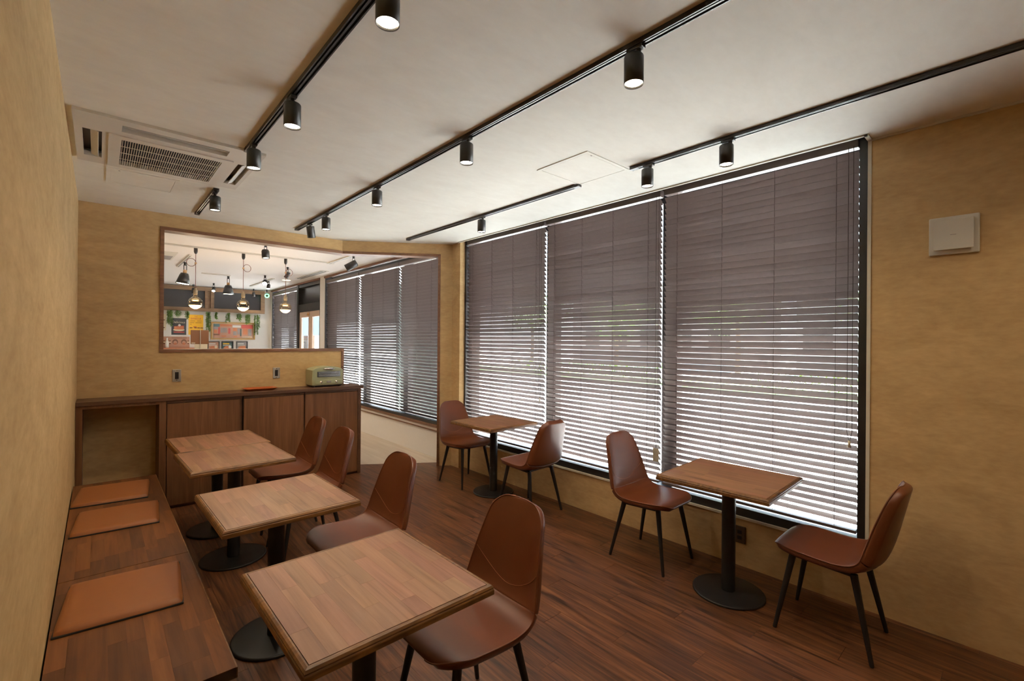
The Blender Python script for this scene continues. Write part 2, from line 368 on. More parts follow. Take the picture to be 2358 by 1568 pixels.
# pale ceiling mouldings: along the pocket, its return, the wall edge
structure(box('trim_7', M['lightframe'], PX-0.012, PX+0.004, 0.59, 4.46, H-0.008, H+0.03))
structure(box('trim_8', M['lightframe'], PX-0.012, XR, 0.585, 0.607, H-0.008, H+0.03))
structure(box('trim_9', M['lightframe'], XR-0.010, XR+0.002, YB, 0.60, H-0.012, H))
structure(box('trim_10', M['lightframe'], XR-0.006, XR+0.01, 0.588, 0.605, 0.32, H))
structure(box('trim_11', M['lightframe'], XR-0.012, XR+0.004, 0.59, 4.46, 0.318, 0.332))
# blind pocket above the window
bp_ = MB(); bp_.box(PX, WX+0.05, 0.6, 4.47, H+0.11, H+0.13); bp_.box(PX-0.005, PX+0.004, 0.6, 4.47, H+0.02, H+0.12); bp_.box(WX, WX+0.05, 0.6, 4.47, H-0.02, H+0.12)
bp_.box(PX, WX, 0.585, 0.6, H+0.01, H+0.12); bp_.box(PX, WX, 4.47, 4.48, H+0.01, H+0.12)
structure(bp_.build('trim_12', M['frame']))
# main window: dark frame lining, mullions, panes
def window(name, x_in, x_gl, y0, y1, z0, z1, mull, fw=0.04, bar=None):
    root = bpy.data.objects.new(name, None); C.objects.link(root); root.location = (x_gl, (y0+y1)/2, z0); structure(root)
    m = MB(); m.box(x_in, x_gl+0.05, y0, y0+fw, z0, z1); m.box(x_in, x_gl+0.05, y1-fw*0.6, y1, z0, z1)
    m.box(x_in, x_gl+0.05, y0+fw, y1-fw*0.6, z0, z0+0.055); m.box(x_gl-0.03, x_gl+0.05, y0+fw, y1-fw*0.6, z1-0.06, z1)
    m.box(x_gl-0.03, x_gl+0.05, y0+fw, y0+fw+0.018, z0+0.055, z1-0.06)  # extra stile, added to block a strip of sun beside the blind
    m.build('window_frame', M['frame'], root)
    ys = [y0+fw]+mull+[y1-fw*0.6]
    for y in mull: box('mullion', M['frame'], x_gl-0.035, x_gl+0.045, y-0.065, y+0.065, z0+0.055, z1-0.06, root)
    for a, b in zip(ys[:-1], ys[1:]): box('pane', M['glass'], x_gl-0.003, x_gl+0.003, a+0.002, b-0.002, z0+0.055, z1-0.06, root)
    if bar:
        for y0b, y1b, z in bar: box('transom', M['frame'], x_gl-0.025, x_gl+0.03, y0b, y1b, z-0.02, z+0.02, root)
    return root
window('window_1', XR+0.006, WX-0.03, 0.605, 4.455, 0.332, H+0.09, [1.887, 3.17])

# ------------------------------------------------------------------ venetian blinds
PITCH, SW, TILT = 0.0425, 0.050, math.radians(49)
def blind(xc, y0, y1, ztop, zbot, label, group, ladders=4, cord_y=None, tagz=None, tilt=TILT, zhead=None):
    zh = zhead or ztop
    root = thing('venetian_blind', label, 'blind', (xc, (y0+y1)/2, zbot), 0, group)
    L = y1-y0
    MB().box(xc-0.028, xc+0.028, y0+0.003, y1-0.003, zh, zh+0.055, 0.004).build('headrail', M['slat'], root)
    hw = SW/2; c, s = math.cos(tilt), math.sin(tilt)
    sm = MB(); prof = []
    for k, (u, w) in enumerate([(-1, 0), (-0.5, 0.0012), (0, 0.0016), (0.5, 0.0012), (1, 0)]):
        prof.append((u*hw, w+0.0013))
    prof += [(u*hw, w-0.0013) for u, w in [(1, 0), (0.5, 0.0012), (0, 0.0016), (-0.5, 0.0012), (-1, 0)]]
    vs = []
    for yy in (-L/2+0.004, L/2-0.004):
        for px, pz in prof: vs.append((px*c+pz*s, yy, -px*s+pz*c))          # inner edge high, outer edge low
    n = len(prof)
    sm.add(vs, [tuple(range(n)), tuple(range(n, 2*n))]+[(i, (i+1) % n, n+(i+1) % n, n+i) for i in range(n)])
    me = sm.mesh('slat', M['slat'])
    z = ztop-0.038; base = woff(root); k = 0
    while z > zbot+0.035:
        link_mesh('slat', me, root, Vector((xc, (y0+y1)/2, z))-base, rot=(random.uniform(-0.0007, 0.0007), random.uniform(-0.03, 0.03), 0)); z -= PITCH; k += 1
    MB().box(xc-0.025, xc+0.025, y0+0.004, y1-0.004, zbot, zbot+0.018, 0.003).build('bottom_rail', M['slat'], root)
    for i in range(ladders):
        yy = y0+L*(0.09+0.82*i/(ladders-1))
        m = MB()
        for dx in (-0.021, 0.021): m.tube([(xc+dx, yy, zh), (xc+dx, yy, zbot+0.01)], 0.0011, 5, False)
        zz = ztop-0.038
        while zz > zbot+0.035:
            m.tube([(xc-0.021, yy, zz+0.014), (xc+0.021, yy+0.012, zz-0.020)], 0.0008, 4, False); zz -= PITCH
        m.build('ladder_cord', M['cord'], root)
    if cord_y is not None:
        m = MB(); zt = tagz if tagz else 0.9
        for dy in (-0.012, 0.012): m.tube([(xc-0.033, cord_y+dy, zh+0.01), (xc-0.033, cord_y+dy, zt+0.09), (xc-0.033, cord_y, zt+0.03)], 0.0016, 6)
        pc = m.build('pull_cord', M['cord'], root)
        if tagz: 
            box('paper_tag', M['paper'], xc-0.036, xc-0.0335, cord_y-0.025, cord_y+0.025, tagz-0.075, tagz+0.028, root)['label'] = 'beige paper tag on the cord end'
        else:
            MB().lathe([(0, 0.02), (0.006, 0.018), (0.009, -0.02), (0, -0.022)], (xc-0.033, cord_y, zt+0.02), 10).build('cord_weight', M['lightframe'], root)
    return root
G1 = None
BXC = 3.272
blind(BXC, 3.160, 4.440, H-0.02, 0.405, 'dark brown slatted blind of the main window, nearest the column', G1, 4, 3.20, None)
blind(BXC, 1.905, 3.140, H-0.02, 0.405, 'dark slatted blind of the main window, middle one with paper tag on cord', G1, 4, 1.925, 0.645)
blind(BXC, 0.648, 1.880, H-0.02, 0.405, 'dark brown slatted blind of the main window, nearest the white wall vent', G1, 4, 0.685, 0.0+0.0 or None)

# ------------------------------------------------------------------ second room
R2H, R2Y, R2X = 2.70, 12.70, 3.22
structure(MB().prism([(-1.2, YF+0.12), (2.16, YF+0.12), (3.2, 4.74), (3.45, 4.72), (3.45, R2Y+0.1), (-1.2, R2Y+0.1)], R2H, R2H+0.1).build('ceiling', M['r2ceil']))
structure(box('wall_rear', M['r2wall'], -1.2, 3.45, R2Y, R2Y+0.12, 0, R2H))
structure(box('wall_west', M['r2wall'], -1.32, -1.2, YF, R2Y+0.1, 0, R2H))
structure(box('wall_partition', M['r2wall'], -1.2, XL-0.12, YF, YF+0.12, 0, R2H))
ws = MB(); ws.box(R2X, WX, 4.64, 8.97, 0, 0.40); ws.box(R2X, WX, 8.97, 9.21, 0, R2H); ws.box(R2X, WX, 10.60, 12.60, 0, 0.40); ws.box(R2X, WX, 12.58, R2Y, 0, R2H)
structure(ws.build('wall_side', M['r2wall']))
structure(box('trim_13', M['trim'], R2X-0.015, R2X+0.02, 4.7, 8.97, 2.665, R2H)); structure(box('trim_14', M['trim'], R2X-0.015, R2X+0.02, 9.21, 12.58, 2.665, R2H))
structure(box('trim_15', M['trim'], R2X-0.015, R2X+0.012, 4.66, 8.97, 0.385, 0.42)); structure(box('trim_16', M['trim'], R2X-0.02, R2X, 4.66, 8.97, 0.34, 0.352))
window('window_2', R2X+0.01, WX-0.03, 4.66, 8.97, 0.40, R2H, [6.08, 7.47])
window('window_3', R2X+0.01, WX-0.03, 10.62, 12.58, 0.40, R2H, [11.6])
for a, b, lb in ((4.72, 6.07, 'dark slatted blind beyond the opening, beside the tan column'), (6.09, 7.45, 'dark slatted blind beyond the opening, middle of the three in a row'),
                 (7.47, 8.95, 'dark slatted blind beyond the opening, beside the white pillar')):
    blind(R2X+0.045, a, b, 2.57, 0.425, lb, None, 4, a+0.05)
blind(R2X+0.045, 10.66, 12.55, 2.57, 0.425, 'dark slatted blind at the far end, past the timber glass door', None, 4, 10.75)
# timber double door with transom
dr = bpy.data.objects.new('door_1', None); C.objects.link(dr); dr.location = (R2X, 9.9, 0); structure(dr)
m = MB(); m.box(R2X, WX, 9.21, 9.235, 0, 2.665); m.box(R2X, WX, 10.52, 10.62, 0, 2.665); m.box(R2X+0.01, WX, 9.235, 10.52, 2.08, 2.24); m.box(R2X+0.01, WX, 9.235, 10.52, 2.60, 2.665)
m.build('door_frame', M['frame'], dr)
box('transom_pane', M['darkpane'], R2X+0.08, R2X+0.09, 9.235, 10.52, 2.24, 2.60, dr)
for a, b in ((9.235, 9.85), (9.86, 10.52)):
    m = MB(); m.box(R2X+0.03, R2X+0.08, a, a+0.10, 0, 2.075); m.box(R2X+0.03, R2X+0.08, b-0.12, b, 0, 2.075); m.box(R2X+0.03, R2X+0.08, a+0.10, b-0.12, 1.96, 2.075); m.box(R2X+0.03, R2X+0.08, a+0.10, b-0.12, 0, 0.25)
    lf = m.build('door_leaf', M['doorwood'], dr)
    box('door_pane', M['glass'], R2X+0.052, R2X+0.056, a+0.10, b-0.12, 0.25, 1.96, lf)
    box('frosted_film', M['film'], R2X+0.048, R2X+0.050, a+0.115, b-0.135, 1.575, 1.955, lf)
MB().lathe([(0, 0.03), (0.012, 0.028), (0.018, 0.0), (0.03, -0.03), (0.0, -0.03)], (R2X+0.01, 9.93, 2.02), 12).build('door_bell', M['gold'], dr)
# old timber windows high on the rear wall
w4 = bpy.data.objects.new('window_4', None); C.objects.link(w4); w4.location = (2, R2Y, 2.13); structure(w4)
m = MB(); yw = R2Y-0.06
m.box(0.2, 3.08, yw, R2Y, 2.59, 2.68); m.box(0.2, 3.08, yw, R2Y, 2.12, 2.20); m.box(2.99, 3.08, yw, R2Y, 2.20, 2.59); m.box(0.2, 0.28, yw, R2Y, 2.20, 2.59)
m.box(1.83, 1.885, yw, R2Y, 2.20, 2.59); m.box(1.945, 2.01, yw, R2Y, 2.20, 2.59); m.box(1.885, 1.945, yw+0.03, R2Y, 2.20, 2.59)
m.build('window_frame', M['r2frame'], w4)
box('pane', M['darkpane'], 0.28, 1.83, R2Y-0.03, R2Y-0.02, 2.20, 2.59, w4); box('pane', M['darkpane'], 2.01, 2.99, R2Y-0.03, R2Y-0.02, 2.20, 2.59, w4)

# ------------------------------------------------------------------ counter along the far wall
CY, CZ = 5.0, 0.983
DY = CY+0.015
tag(MB().box(XL+0.002, 2.235, CY, YF-0.001, CZ-0.032, CZ, 0.002).build('worktop', M['cabdark']), 'long dark walnut worktop over the low cabinets against the far wall', 'worktop')
nc = thing('open_cabinet', 'open niche unit under the left end of the worktop, behind the bench', 'cabinet', (0.15, 5.2, 0))
m = MB(); m.box(XL+0.002, -0.088, DY, YF-0.002, 0, CZ-0.033); m.box(0.40, 0.449, DY, YF-0.002, 0, CZ-0.033); m.box(-0.088, 0.40, DY, YF-0.002, 0.925, CZ-0.033)
m.build('carcass', M['cab'], nc)
for i, (a, b, lb) in enumerate(((0.452, 1.036, 'walnut cupboard with plain door beside the open niche'), (1.046, 1.602, 'walnut cupboard with plain door, middle one under the tray'), (1.609, 2.215, 'walnut cupboard with plain door and end panel under the green toaster'))):
    cb = thing('cabinet', lb, 'cabinet', ((a+b)/2, 5.2, 0), 0, None)
    m = MB(); m.box(a, b, DY+0.022, YF-0.002, 0.0, CZ-0.033)
    if i == 2: m.box(b-0.035, b, DY, DY+0.022, 0.0, CZ-0.033)
    m.box(a, b-0.036 if i == 2 else b, DY+0.002, DY+0.022, CZ-0.055, CZ-0.033)
    m.build('carcass', M['cabdark'], cb)
    box('door', M['cab'], a+0.003, (b-0.04 if i == 2 else b-(0.022 if i == 0 else 0.004)), DY, DY+0.020, 0.028, CZ-0.06, cb)
# toaster oven
def toaster():
    t = thing('toaster_oven', 'sage green retro toaster oven on the right end of the worktop', 'toaster', (1.875, 5.205, CZ))
    Wd, Dp, z0, z1 = 0.335, 0.21, CZ+0.018, CZ+0.222
    prof = []                                    # front outline with an arched top
    x0, x1 = 1.875-Wd/2, 1.875+Wd/2
    for k in range(0, 13):
        u = k/12; prof.append((x0+u*(x1-x0), z1-0.028*(2*u-1)**2-(0.010 if k in (0, 12) else 0)))
    poly = [(x0, z0+0.006), (x0+0.006, z0)][::-1]+[(x, z) for x, z in prof]+[(x1, z0+0.006), (x1-0.006, z0)]
    yf, yb = 5.10, 5.10+Dp; n = len(poly)
    cx_, cz_ = 1.875, (z0+z1)/2
    rings = [(yf+0.0, 0.965), (yf+0.004, 0.99), (yf+0.012, 1.0), (yb-0.01, 1.0), (yb, 0.97)]
    m = MB(); vs = []
    for y, s in rings: vs += [(cx_+(x-cx_)*s, y, cz_+(z-cz_)*s) for x, z in poly]
    fs = [tuple(range(n)), tuple(range((len(rings)-1)*n, len(rings)*n))]+[(i*n+j, i*n+(j+1) % n, (i+1)*n+(j+1) % n, (i+1)*n+j) for i in range(len(rings)-1) for j in range(n)]
    m.add(vs, fs); m.build('body', M['sage'], t)
    MB().box(1.875-0.115, 1.875+0.135, yf-0.006, yf+0.004, z0+0.09, z0+0.15, 0.004).build('oven_window', M['ovenglass'], t)
    m = MB()
    for zz in (0.105, 0.118, 0.132): m.tube([(1.775, yf-0.0075, z0+zz), (1.995, yf-0.0075, z0+zz+0.003)], 0.0018, 6)
    m.build('heating_rods', M['chrome'], t)
    m = MB(); m.lathe([(0.0, -0.016), (0.03, -0.013), (0.05, 0), (0.03, 0.013), (0, 0.016)], (0, 0, 0), 24)
    m.xform(Matrix.Translation((1.885, yf-0.006, z1-0.026)) @ Matrix.Diagonal((1.35, 0.25, 0.75, 1))); m.build('door_handle', M['chrome'], t)
    MB().box(1.735, 2.03, yf-0.004, yf+0.002, z0+0.014, z0+0.058, 0.002).build('control_panel', M['sage'], t)
    for xx in (1.80, 1.965):
        m = MB(); m.lathe([(0, 0.014), (0.010, 0.014), (0.012, 0.0), (0.013, 0)], (0, 0, 0), 16); m.xform(Matrix.Translation((xx, yf-0.004, z0+0.036)) @ Matrix.Rotation(PI/2, 4, 'X')); m.build('knob', M['chrome'], t)
    MB().box(1.86, 1.908, yf-0.007, yf-0.003, z0+0.027, z0+0.045, 0.004).build('badge', M['greyp'], t)
    for xx in (x0+0.03, x1-0.03):
        for yy in (yf+0.02, yb-0.02): MB().tube([(xx, yy, CZ), (xx, yy, z0+0.002)], 0.012, 10).build('foot', M['blackp'], t)
    box('base_plate', M['blackp'], x0+0.01, x1-0.01, yf+0.012, yb-0.01, z0-0.008, z0+0.001, t)
toaster()
def tray():
    t = thing('serving_tray', 'small orange brown serving tray lying on the worktop', 'tray', (1.22, 5.17, CZ))
    m = MB(); rings = [(0.105, 0.055, 0.0005), (0.115, 0.062, 0.001), (0.15, 0.088, 0.022), (0.152, 0.090, 0.0225), (0.147, 0.086, 0.024), (0.114, 0.060, 0.006)]
    vs = []
    def rr(a, b, z):
        out = []
        for sx, sy, st in ((1, 1, 0), (-1, 1, PI/2), (-1, -1, PI), (1, -1, 1.5*PI)):
            for k in range(4):
                th = st+k*PI/6; out.append((1.22+sx*(a-0.02)+0.02*math.cos(th), 5.17+sy*(b-0.02)+0.02*math.sin(th), CZ+z))
        return out
    for r in rings: vs += rr(*r)
    n = 16; fs = [(i*n+j, i*n+(j+1) % n, (i+1)*n+(j+1) % n, (i+1)*n+j) for i in range(5) for j in range(n)]+[tuple(range(n)), tuple(range(5*n, 6*n))]
    m.add(vs, fs); m.build('tray_body', M['tray'], t)
tray()
def outlet(x, z, label):
    t = thing('wall_switch', label, 'switch', (x, YF, z-0.06))
    MB().box(x-0.034, x+0.034, YF-0.008, YF, z-0.057, z+0.057, 0.003).build('plate', M['steel'], t)
    box('rocker', M['blackp'], x-0.014, x+0.014, YF-0.0105, YF-0.006, z-0.032, z+0.032, t)
    m = MB()
    for s in (-0.045, 0.045): m.tube([(x, YF-0.0095, z+s), (x, YF-0.007, z+s)], 0.004, 8)
    m.build('screws', M['chrome'], t)
outlet(0.552, 1.150, 'steel wall switch plate above the worktop, left of the tray'); outlet(1.412, 1.140, 'steel wall switch plate above the worktop, between tray and toaster')

# ------------------------------------------------------------------ bench and cushions
def bench(y0, y1, label):
    t = thing('bench', label, 'bench', (0.1, (y0+y1)/2, 0)); x0, x1, zt = XL+0.006, 0.343, 0.43
    MB().box(x0, x1, y0, y1, zt-0.035, zt-0.003).build('seat_board', M['slab'], t)
    sb = t.children[0]
    nx = 9; w = (x1-x0)/nx
    for i in range(nx):
        y = y0
        first = True
        while y < y1-0.005:
            l = random.uniform(0.2, 0.46) if not first else random.uniform(0.08, 0.4); first = False
            yb = min(y1, y+l)
            if y1-yb < 0.07: yb = y1
            ubox('stave', M['bstave'], x0+i*w+0.0001, x0+(i+1)*w-0.0001, y+0.00015, yb-0.00015, zt-0.0035, zt, sb); y = yb
    m = MB(); m.box(x0, x1, y0, y1, zt-0.0349, zt-0.0005)
    box('edge_strip', M['staveedge'], x1, x1+0.004, y0, y1, zt-0.035, zt-0.0005, t)
    MB().box(x0, x1-0.05, y0+0.01, y1-0.01, 0, zt-0.035).build('plinth', M['cab'], t)
bench(1.715, 2.80, 'near section of the dark stained bench along the left wall'); bench(2.804, 4.56, 'far section of the dark stained bench, reaching towards the counter')
def cushion(cx_, cy_, rz, w, d, label):
    t = thing('seat_cushion', label, 'cushion', (cx_, cy_, 0.43), rz)
    m = MB(); n = 14; T = 0.030
    def pt(i, j, top):
        u = math.sin(PI/2*(2*i/n-1)); v = math.sin(PI/2*(2*j/n-1))
        dd = min((1-abs(u))*w/2, (1-abs(v))*d/2); h = math.sqrt(max(0, 1-(1-min(dd/0.022, 1))**2))
        sx = 1-0.035*(1-v*v)*abs(u)**3*0.3; sy = 1-0.035*(1-u*u)*abs(v)**3*0.3
        cr_ = 1-0.03*(abs(u)*abs(v))**6
        return (u*w/2*sx*cr_, v*d/2*sy*cr_, 0.008+(T*0.5*h+0.006*(1-u*u)*(1-v*v) if top else 0))
    vs = [pt(i, j, True) for i in range(n+1) for j in range(n+1)]
    fs = [(i*(n+1)+j, (i+1)*(n+1)+j, (i+1)*(n+1)+j+1, i*(n+1)+j+1) for i in range(n) for j in range(n)]
    m.add(vs, fs, True)
    m.build('cover', M['cushion'], t, world=False)
    MB().box(-w/2*0.995, w/2*0.995, -d/2*0.995, d/2*0.995, 0.0, 0.0085, 0.002).build('nonslip_base', M['cushunder'], t, world=False)['label'] = 'charcoal underside'
cushion(0.090, 2.490, math.radians(-4.5), 0.385, 0.43, 'flat camel seat cushion on the bench, nearest and largest in view')
cushion(0.096, 3.578, math.radians(-4), 0.388, 0.43, 'flat camel seat cushion on the bench, middle of the three'); cushion(0.086, 4.17, math.radians(-5), 0.388, 0.455, 'flat camel seat cushion on the bench, farthest, in front of the open niche')

# ------------------------------------------------------------------ tables
TW, TD, TZ = 0.60, 0.63, 0.70
def make_table(label, group, loc, rz=0, seed=0):
    rnd = random.Random(seed)
    t = thing('cafe_table', label, 'table', loc, rz, group)
    top = MB().box(-TW/2+0.006, TW/2-0.006, -TD/2+0.006, TD/2-0.006, TZ-0.034, TZ-0.004).build('tabletop', M['slab'], t, world=False)
    rings = [(0.0175, -0.006), (0.0165, -0.0008), (0.012, 0.0), (0.005, -0.0025), (0.0012, -0.009), (0.0022, -0.0135), (0.0008, -0.0155), (0.0, -0.018), (0.0, -0.032), (0.006, -0.035), (0.03, -0.035)]
    vs = []
    for ins, z in rings: vs += [(-TW/2+ins, -TD/2+ins, TZ+z), (TW/2-ins, -TD/2+ins, TZ+z), (TW/2-ins, TD/2-ins, TZ+z), (-TW/2+ins, TD/2-ins, TZ+z)]
    m = MB(); m.add(vs, [(i*4+j, i*4+(j+1) % 4, (i+1)*4+(j+1) % 4, (i+1)*4+j) for i in range(len(rings)-1) for j in range(4)])
    m.build('edge_moulding', M['staveedge'], t, world=False)
    x0, x1, y0, y1 = -TW/2+0.0185, TW/2-0.0185, -TD/2+0.0185, TD/2-0.0185
    nx = 11; w = (x1-x0)/nx
    for i in range(nx):
        y = y0; first = True
        while y < y1-0.003:
            l = rnd.uniform(0.22, 0.5) if not first else rnd.uniform(0.1, 0.5); first = False
            yb = min(y1, y+l)
            if y1-yb < 0.07: yb = y1
            ubox('stave', M['stave'], x0+i*w+0.00015, x0+(i+1)*w-0.00015, y+0.0002, yb-0.0002, TZ-0.004, TZ-0.0004, top, world=False); y = yb
    if 'pole' not in UNIT:
        UNIT['pole'] = MB().tube([(0, 0, 0.012), (0, 0, TZ-0.044)], 0.0385, 28).mesh('pole', M['black'])
        UNIT['base'] = MB().lathe([(0.0, 0.0), (0.197, 0.0), (0.20, 0.003), (0.20, 0.010), (0.197, 0.013), (0.19, 0.0145), (0.06, 0.017), (0.0, 0.017)], (0, 0, 0), 48).mesh('base', M['black'])
        UNIT['plate'] = MB().box(-0.14, 0.14, -0.14, 0.14, TZ-0.046, TZ-0.038, 0.002).mesh('mounting_plate', M['black'])
    link_mesh('pole', UNIT['pole'], t); link_mesh('base', UNIT['base'], t); link_mesh('mounting_plate', UNIT['plate'], t)
    return t
GT = 'square wood cafe tables on black pedestals'
make_table('square wood table nearest the camera, beside the bench', GT, (0.670, 1.475, 0), 0.012, 1)
make_table('square wood table by the bench, second from the camera', GT, (0.680, 2.535, 0), 0.022, 2)
make_table('nearer of the two square tables pushed together before the cupboards', GT, (0.702, 3.625, 0), 0.03, 3)
make_table('farther of the two square tables pushed together before the cupboards', GT, (0.708, 4.258, 0), 0.03, 4)
make_table('square wood table by the window, at the far end near the column', GT, (2.935, 3.535, 0), 0.01, 5)
make_table('square wood table by the window, between the two nearest window chairs', GT, (2.835, 1.195, 0), 0.03, 6)

# ------------------------------------------------------------------ chairs
PROF = [(0.230, 0.420), (0.222, 0.430), (0.200, 0.438), (0.16, 0.440), (0.08, 0.433), (0.0, 0.425), (-0.07, 0.421), (-0.125, 0.423), (-0.170, 0.438), (-0.203, 0.472), (-0.225, 0.53), (-0.243, 0.60), (-0.258, 0.67), (-0.272, 0.735), (-0.283, 0.785), (-0.290, 0.815), (-0.294, 0.828)]
WID = [0.204, 0.206, 0.208, 0.213, 0.218, 0.220, 0.220, 0.218, 0.215, 0.211, 0.203, 0.190, 0.176, 0.162, 0.150, 0.143, 0.139]
RAISE = [0.0, 0.0, 0.003, 0.006, 0.009, 0.012, 0.016, 0.024, 0.036, 0.046, 0.050, 0.048, 0.042, 0.034, 0.026, 0.018, 0.012]
def cr(vals, t):
    n = len(vals)-1; t = max(0, min(n-1e-6, t)); i = int(t); f = t-i
    p = [vals[max(0, min(n, i+k))] for k in (-1, 0, 1, 2)]
    def c(a, b, cc, d): return 0.5*((2*b)+(-a+cc)*f+(2*a-5*b+4*cc-d)*f*f+(-a+3*b-3*cc+d)*f**3)
    return tuple(c(*[q[k] for q in p]) for k in range(len(p[0]))) if isinstance(vals[0], tuple) else c(*p)
ARC = [0.0]
for _k in range(1, 1601):
    _a, _b = cr(PROF, (_k-1)/100), cr(PROF, _k/100); ARC.append(ARC[-1]+math.hypot(_a[0]-_b[0], _a[1]-_b[1]))
def width_at(t):
    w = cr(WID, t); a = ARC[int(max(0, min(1600, t*100)))]
    for s_, rc in ((a, 0.125), (ARC[-1]-a, 0.075)):
        if s_ < rc: w -= rc-math.sqrt(max(0, rc*rc-(rc-s_)**2))
    return w
def shell_point(u, t):
    y, z = cr(PROF, t); w = width_at(t); ra = cr(RAISE, t)
    a = cr(PROF, t-0.05); b = cr(PROF, t+0.05); ty, tz = b[0]-a[0], b[1]-a[1]; l = math.hypot(ty, tz) or 1
    n = Vector((0, tz/l, -ty/l))                                   # towards the sitter
    if t < 4: n = n.lerp(Vector((0, 0, 1)), max(0, (2-t)/2)*0.5).normalized()
    p = Vector((u*w, y, z))+n*(ra*abs(u)**2.6)
    if t > 12:                                                     # rounded top of the back
        p.z -= 0.7*(u*w)**2*max(0, (t-12)/4)**2
    return p, n, w
TV = 8.6
def shell(t0, t1, d0, d1, name):
    NU, NV, T = 28, 40, 0.034
    top, bot = [], []
    for i in range(NV+1):
        s = 0.5-0.5*math.cos(PI*i/NV); t = t0+(t1-t0)*s
        y, z = cr(PROF, t)
        for j in range(NU+1):
            u = math.sin(PI/2*(2*j/NU-1))
            p, n, w = shell_point(u, t)
            e = (1-abs(u))*w
            h = math.sqrt(max(0, 1-(1-min(e/0.018, 1))**2))
            for te, rr in ((t0, d0), (t1, d1)):
                q = cr(PROF, te); dist = math.hypot(q[0]-y, q[1]-z)
                h *= math.sqrt(max(0, 1-(1-min(dist/rr, 1))**2)) if rr else 1
            # cushioned padding, softly dished
            pad = 0.004*(1-abs(u)**4)
            top.append(p+n*(pad*h)); bot.append(p-n*(T*h))
    m = MB(); W1 = NU+1
    idx = lambda i, j: i*W1+j
    n0 = len(top); vs = top+bot; fs = []
    for i in range(NV):
        for j in range(NU):
            fs.append((idx(i, j), idx(i, j+1), idx(i+1, j+1), idx(i+1, j))); fs.append((n0+idx(i, j), n0+idx(i+1, j), n0+idx(i+1, j+1), n0+idx(i, j+1)))
    m.add(vs, fs, True)
    me = m.mesh(name, M['leather'])
    bm = bmesh.new(); bm.from_mesh(me); bmesh.ops.remove_doubles(bm, verts=bm.verts[:], dist=0.0002); bmesh.ops.recalc_face_normals(bm, faces=bm.faces[:]); bm.to_mesh(me); bm.free()
    for p in me.polygons: p.use_smooth = True
    return me
def make_chair():
    t = thing('dining_chair', '', 'chair')
    link_mesh('seat', shell(0, TV, 0.02, 0.007, 'seat'), t); link_mesh('backrest', shell(TV, 16, 0.007, 0.02, 'backrest'), t)
    # stitched arc across the backrest and welt along the seat seam
    m = MB(); pts = []
    for k in range(25):
        u = -0.96+1.92*k/24; tt = 9.45+1.5*abs(u)**1.7
        p, n, w = shell_point(u, tt); pts.append(p+n*0.0042)
    m.tube(pts, 0.0010, 5); m.build('stitching', M['stitch'], t, world=False)['label'] = 'pale stitched arc across the back'
    m = MB(); pts = []
    for k in range(25):
        u = math.sin(PI/2*(-1+2*k/24))*0.985; p, n, w = shell_point(u, TV); pts.append(p-n*0.0015)
    m.tube(pts, 0.0034, 6); m.build('seam_welt', M['leather'], t, world=False)
    # piping round the outline
    m = MB(); pts = []
    for k in range(91):
        p, n, w = shell_point(-1, 8-8*math.cos(PI*k/90)); pts.append(p-n*0.001)
    for k in range(1, 12):
        p, n, w = shell_point(-1+2*k/12, 16); pts.append(p-n*0.001)
    for k in range(91):
        p, n, w = shell_point(1, 8+8*math.cos(PI*k/90)); pts.append(p-n*0.001)
    m.tube(pts, 0.0030, 6); m.build('piping', M['leather'], t, world=False)
    # under frame and legs
    m = MB(); m.box(-0.15, 0.15, -0.115, -0.085, 0.374, 0.386); m.box(-0.15, 0.15, 0.105, 0.135, 0.386, 0.398)
    for s in (-1, 1): m.tube([(s*0.135, -0.13, 0.376), (s*0.135, 0.14, 0.392)], 0.012, 8)
    m.build('seat_frame', M['black'], t, world=False)
    for sx in (-1, 1):
        for sy, y1, y0, zt in ((1, 0.135, 0.205, 0.402), (-1, -0.125, -0.205, 0.384)):
            lg = MB().tube([(sx*0.140, y1, zt), (sx*0.142, y1+(y0-y1)*0.06, zt-0.025), (sx*0.190, y0, 0.004)], [0.017, 0.0165, 0.0095], 14).build('leg', M['black'], t, world=False)
            MB().tube([(sx*0.190, y0, 0.0), (sx*0.190, y0, 0.006)], 0.0088, 10).build('foot_cap', M['blackp'], lg, world=False)
    return t
CH = [((1.060, 1.435), PI/2, 'brown leather chair at the table nearest the camera'),
      ((1.065, 2.455), PI/2, 'brown leather chair at the second bench table from the camera'),
      ((1.125, 3.465), PI/2, 'brown leather chair at the nearer of the two joined tables'),
      ((1.145, 4.09), PI/2, 'brown leather chair farthest back, beside the cupboards'),
      ((2.922, 3.985), PI, 'brown leather chair against the column, far side of the far window table'),
      ((2.885, 2.962), 0.03, 'brown leather chair seen from behind, near side of the far window table'),
      ((2.89, 1.752), PI, 'brown leather chair facing the camera between the two window tables'),
      ((2.868, 0.683), 0.02, 'brown leather chair turned sideways at the right, below the wall vent')]
proto = make_chair()
for i, (p, rz, lb) in enumerate(CH):
    c = proto if i == 0 else copy_tree(proto)
    c.location = (p[0], p[1], 0); c.rotation_euler = (0, 0, rz); c['label'] = lb; c['group'] = 'brown leather shell chairs'

